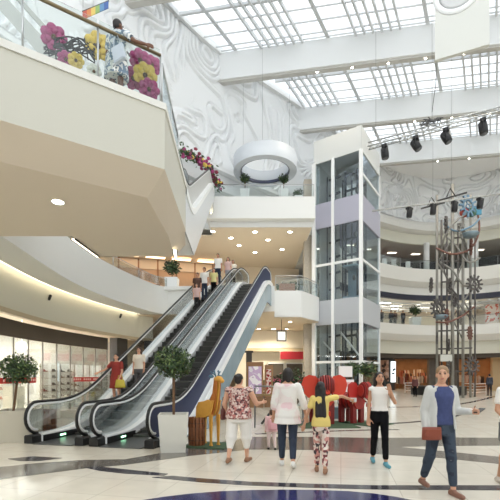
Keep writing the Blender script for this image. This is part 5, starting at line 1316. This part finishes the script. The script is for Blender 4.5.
# 3 girl with camera
b3,w3,s3_,W3_=person('girl with very long black hair, yellow top and floral leggings, raising a small camera',feet(321,472),-12,1.50,SKINT,((6,4,.0),(-9,12,.0)),((v((-.35,-.1,-1)),v((-.3,.1,-1))),(v((.75,.5,.12)),v((.75,.55,-.30)))),(-22,0),.9,('verylong',HBLK),('top',mat('cloth_yellow',(228,204,120),.8),.86,'short',.03),('ankle',pattern('floral_leggings',[(0,(232,218,206)),(.3,(120,62,66)),(.45,(228,208,196)),(.65,(70,60,62)),(.78,(210,150,140))],22)),mat('sandal_tan',(150,110,84),.6),.011)
m=MB(); c=w3[1]+v((.035,.04,0)); m.box((0,0,0),(.10,.05,.065)); m.lathe([(.022,0),(.024,.03),(.018,.032)],(0,.025,0),14,0,True,Matrix.Rotation(-PI/2,4,'X')); o=m.build('camera_body',mat('camera_silver',(206,206,206),.35)); o.name='small_camera'; o.location=c; o.rotation_euler=(0,0,R(-40)); tag(o,'small silver camera held up by the girl in the yellow top','camera')
# 4 woman in black leggings, hand at her face
b4,w4,s4_,W4=person('woman in a white sleeveless top and black leggings walking towards us, hand at her face',feet(379.5,464.5),174,1.68,SKINT,((12,4,.0),(-8,14,.0)),((v((-.3,.40,-.75)),v((.42,.22,1.0))),(v((.14,.0,-1)),v((.06,.2,-1)))),(6,10),.9,('long',HBLK),('top',WHT,.98,'none',.0),('ankle',BLKC),mat('shoe_blue',(92,156,172),.6),.011)
# 5 woman in pale cardigan
CARD=mat('cardigan_grey',(206,206,202),.85)
def layers5(body,up,hp,L,A,s,T0,size):
    pass
b5,w5,s5_,W5=person('woman in a pale grey cardigan, blue top and ripped jeans, striding with a phone',feet(441,493),184,1.74,SKIN,((11,4,.02),(-11,18,.05)),((v((-.14,.1,-1)),v((-.22,.95,.05))),(v((.22,-.12,-1)),v((.02,.30,-1)))),(-28,0),.98,('tail',HBLO),('top',mat('cloth_blue_top',(62,72,116),.8,0,0,.3,25),.92,'none',.015),('ankle',pattern('jeans_ripped',[(0,(44,54,70)),(.42,(56,68,84)),(.62,(44,52,68)),(.72,(110,116,124))],7,'noise')),mat('shoe_brown',(140,100,84),.6),.012,.02,None,False,None,(0,0))
# cardigan as an open layer with sleeves, a child of her figure
def cardigan(body,W,s=1.74/1.70):
    g=MB(); wi=W.inverted()
    for sh,wr,sx in((s5_[0],w5[0],-1),(s5_[1],w5[1],1)):
        a=wi@sh; c=wi@wr; ud=v((-.14,.1,-1)) if sx<0 else v((.22,-.12,-1)); e=a+ud.normalized()*.29*s
        g.cap(a,e,.062*s,.056*s); g.cap(e,c.lerp(e,.06),.056*s,.046*s)
    zz=(wi@s5_[0]).z-1.385*s
    def ring(z,rx,ry,n=18):
        out=[]
        for k in range(n+1):
            t=R(62)-(R(62)*2+PI-0)*0 ; t=R(128)+R(284)*k/n; out.append(v((rx*cos(t),ry*sin(t),z*s+zz)))
        return out
    R_=[ring(.86,.205,.16),ring(1.0,.19,.145),ring(1.15,.178,.135),ring(1.3,.19,.135),ring(1.39,.175,.115),ring(1.44,.105,.09)]
    n=len(R_[0]); vs=[]; 
    for r_ in R_: vs+=r_
    for r_ in R_: vs+=[v((p.x*.90,p.y*.90,p.z)) for p in r_]
    N=len(R_)*n; fs=[]
    for i in range(len(R_)-1):
        for k in range(n-1):
            q=i*n+k; fs+=[(q,q+1,q+n+1,q+n),(N+q,N+q+n,N+q+n+1,N+q+1)]
        for k in(0,n-1):
            q=i*n+k; fs.append((q,q+n,N+q+n,N+q))
    for i in(0,len(R_)-1):
        for k in range(n-1): q=i*n+k; fs.append((q,q+1,N+q+1,N+q))
    g.add(vs,fs); vox(g,'cardigan',CARD,.012,3,body)
cardigan(b5,W5)
m=MB(); m.box((0,0,0),(.075,.15,.010)); o=m.build('phone',mat('phone_black',(30,30,34),.2)); o.location=w5[0]+v((.07,-.05,.02)); o.rotation_euler=(R(20),0,R(-60)); tag(o,'dark phone in the hand of the woman in the cardigan','phone')
m=MB(); m.loft([(0,.13,.035,0),(.02,.135,.04,0),(.14,.13,.035,0),(.17,.125,.02,0)],18); m.box((0,-.04,.1),(.20,.012,.09)); o=m.build('clutch_bag',mat('bag_rust',(140,70,50),.5)); o.location=w5[1]+v((.05,-.07,-.14)); tag(o,'rust coloured clutch bag held by the woman in the cardigan','bag')
# 6 cut off at the right edge
person('woman in a white tee and grey shorts, cut off by the right picture edge',(3.84,5.85,0),182,1.70,SKINT,((8,4,.01),(-6,10,.01)),((v((-.2,.1,-1)),v((.1,.5,-1))),(v((.22,.0,-1)),v((-.12,.7,-.55)))),(0,0),1.0,('long',HBRN),('tee',WHT,.92,'short',.01),('shorts',mat('shorts_grey',(110,110,112),.85)),mat('shoe_pale',(206,196,184),.6),.012)
# 7 toddler with pink backpack
def backpack(body,up,hp,L,A,s,T0,size): pass
bt,wt,st,Wt=person('small child in a pink jacket between the printed blouse and the loose shirt',feet(271.5,449.5),10,.86,SKINT,((8,6,.0),(-8,12,.0)),None,(0,8),1.25,('short',HBRN),('jacket',mat('cloth_pink',(232,196,196),.85),.78,'long',.03),('full',mat('cloth_pink_pale',(226,206,204),.85)),BLKC,.010,0,None,True)
m=MB(); m.loft([(0,.10,.055,0),(.04,.115,.065,0),(.2,.11,.06,0),(.26,.07,.035,0)],18); m.box((0,-.065,.09),(.14,.03,.1)); m.tube([(-.06,.05,.03),(-.07,.12,.12),(-.06,.05,.24)],.012,5); m.tube([(.06,.05,.03),(.07,.12,.12),(.06,.05,.24)],.012,5); o=m.build('backpack',mat('backpack_pink',(222,168,176),.7)); o.location=Wt@v((0,-.15,.44)); o.rotation_euler=(0,0,R(10)); tag(o,'pink backpack on the back of the small child','bag')
# bag of woman 1
m=MB(); m.loft([(0,.12,.05,0),(.03,.13,.06,0),(.18,.11,.05,0),(.22,.08,.03,0)],18); m.tube([(-.08,0,.2),(-.05,0,.42),(.05,.02,.42),(.08,0,.2)],.010,5); o=m.build('shoulder_bag',mat('bag_maroon',(96,46,40),.45)); p=W1@v((-.32,.06,.78)); o.location=p; o.rotation_euler=(0,0,R(70)); tag(o,'maroon shoulder bag at the left hip of the woman in the print blouse','bag')
# headband of woman 1 is part of her
# 8 man far off by the round plinth
person('man in dark clothes standing by the far round plinth',(feet(489.5,395.6)),-8,1.76,SKINT,((2,3,.02),(-2,3,.02)),None,(0,0),1.05,('short',HBLK),('shirt',mat('cloth_navy_grey',(58,62,74),.85),.88,'long',.01),('full',mat('trousers_dark',(48,46,48),.85)),BLKC,.02)
# 9 riders
def on_step(px,vv,s,label,H,**k):
    z=rise1(s+.2); p=E1(s,vv,0); 
    return person(label,(p.x,p.y,z+.004),k.pop('heading',168),H,**k)
DRESS=mat('cloth_red',(150,52,44),.8,0,0,.25,14)
sE=3.25
r1=on_step(122,.54,2.62,'woman in a red dress riding down the escalator, one hand on the rail',1.58,skin=SKIN,arms=((v((-.2,.1,-1)),v((.1,.5,-.8))),(v((.75,.15,-.75)),v((.6,.5,-.35)))),head=(10,6),hair=('bob',HBLK),top=('dress',DRESS,.56,'short',.035),shoes=mat('shoe_tan',(170,130,104),.6),size=.014)
r2=on_step(141,1.02,3.12,'woman in a cream top riding down beside the red dress',1.52,skin=SKIN,head=(14,0),hair=('long',HBRN),top=('top',CREAMT,.92,'short',.02),bottom=('full',mat('trousers_grey',(92,92,92),.85)),shoes=BLKC,size=.014)
m=MB(); m.loft([(0,.15,.05,0),(.03,.16,.06,0),(.2,.13,.05,0),(.24,.11,.03,0)],16); m.tube([(-.07,0,.22),(-.05,0,.36),(.05,0,.36),(.07,0,.22)],.010,5); o=m.build('handbag',mat('bag_yellow',(206,186,70),.6)); p=r1[1][0]; o.location=p+v((.06,-.12,-.28)); tag(o,'yellow handbag carried between the two women low on the escalator','bag')
r3=on_step(197,.62,9.35,'girl with long hair and a pale pink top, lowest of the upper escalator riders',1.34,skin=SKIN,hair=('long',HBRN),top=('top',mat('cloth_rose',(216,182,176),.85),.86,'short',.03),bottom=('full',mat('trousers_dark',(48,46,48),.85)),shoes=BLKC,size=.018)
r4=on_step(193,.42,9.95,'man in a brown shirt riding behind the girl in the pale pink top',1.66,skin=SKINT,hair=('short',HBLK),top=('shirt',mat('cloth_brown',(92,66,56),.85),.88,'short',.01),bottom=('full',BLKC),shoes=BLKC,size=.018)
r5=on_step(204,.52,10.7,'man in a white shirt riding in the middle of the upper escalator group',1.68,skin=SKINT,hair=('short',HBLK),top=('shirt',WHT,.86,'short',.02),bottom=('full',DENIM),shoes=BLKC,size=.018)
r6=on_step(213,.92,11.0,'woman in a pale yellow top riding beside the man in the white shirt',1.52,skin=SKIN,hair=('bob',HBRN),top=('top',mat('cloth_lemon',(222,214,150),.85),.88,'short',.02),bottom=('full',BLKC),shoes=BLKC,size=.018)
r7=on_step(222,.45,13.2,'tall man in a white tee and dark trousers at the top of the left escalator',1.80,skin=SKINT,hair=('short',HBLK),top=('tee',WHT,.88,'short',.01),bottom=('full',DENIM),shoes=BLKC,size=.018)
r8=on_step(229,.95,13.5,'person in a pale pink shirt behind the tall man at the escalator top',1.58,skin=SKIN,hair=('long',HBRN),top=('shirt',mat('cloth_rose',(216,182,176),.85),.88,'short',.02),bottom=('full',mat('trousers_pale',(170,170,176),.85)),shoes=WHT,size=.018)
r9=on_step(237,1.0,14.4,'woman with brown hair and a pale top, last at the top of the left escalator',1.62,skin=SKINT,hair=('bob',HBRN),top=('top',CREAMT,.88,'short',.02),bottom=('full',BLKC),shoes=BLKC,size=.018)
# 10 woman on the balcony
bp_=P(116.5,60,7.72)
ba,wa,sa,Wa=person('woman in a blue and white print dress leaning on the balcony rail',(bp_.x,bp_.y,6.8),-20,1.70,SKIND,((0,3,.0),(0,3,.0)),((v((-.4,.3,-.9)),v((.2,.9,.0))),(v((.75,.15,-.75)),v((.9,.2,-.35)))),(-20,8),1.1,('short',HBLK),('dress',pattern('dress_print',[(0,(226,230,232)),(.40,(120,140,160)),(.5,(236,236,232)),(.60,(70,84,100)),(.68,(214,222,226))],7,'noise'),.52,'short',.03),None,BLKC,.012,.06)
m=MB(); m.box((0,0,0),(.24,.06,.30)); m.tube([(-.08,0,.15),(-.05,.05,.42),(.0,.09,.5),(.08,0,.15)],.01,5); m.box((0,-.034,-.03),(.18,.01,.2)); o=m.build('pale_bag',mat('bag_pale_blue',(196,206,216),.6)); o.location=Wa@v((.22,-.21,.80)); o.rotation_euler=(0,R(-14),R(-20)); tag(o,'pale blue bag on the back of the woman on the balcony','bag')
# small figures behind the far first floor railing
for i,(px,rgb) in enumerate(((381.5,(70,60,56)),(391,(54,52,56)),(403,(48,46,50)),(395,(92,70,62)))):
    Y=41.6+.4*(i%2)+ (px-380)*.03; x=(px-250)/400*Y
    person(('person in brown standing behind the far first floor railing, beside the lift tower','person in charcoal second from the lift tower behind the far first floor railing','person in black standing nearest the planter behind the far first floor railing','person in a rust jacket third from the lift tower behind the far first floor railing')[i],(x,Y,6.8),170,1.72,SKINT,size=.03,hair=('short',HBLK),top=('jacket',mat('jacket_%d'%i,rgb,.85),.86,'long',.02),bottom=('full',BLKC),shoes=BLKC,group='people behind the far railing')
# two more small figures near the far shops
person('small distant person in dark clothes walking past the warm shop window',(feet(415,397)),150,1.6,SKIN,((8,8,.0),(-8,12,.0)),None,(0,0),1.0,('long',HBRN),('jacket',mat('cloth_maroon',(96,56,54),.85),.86,'long',.02),('full',BLKC),BLKC,.03)
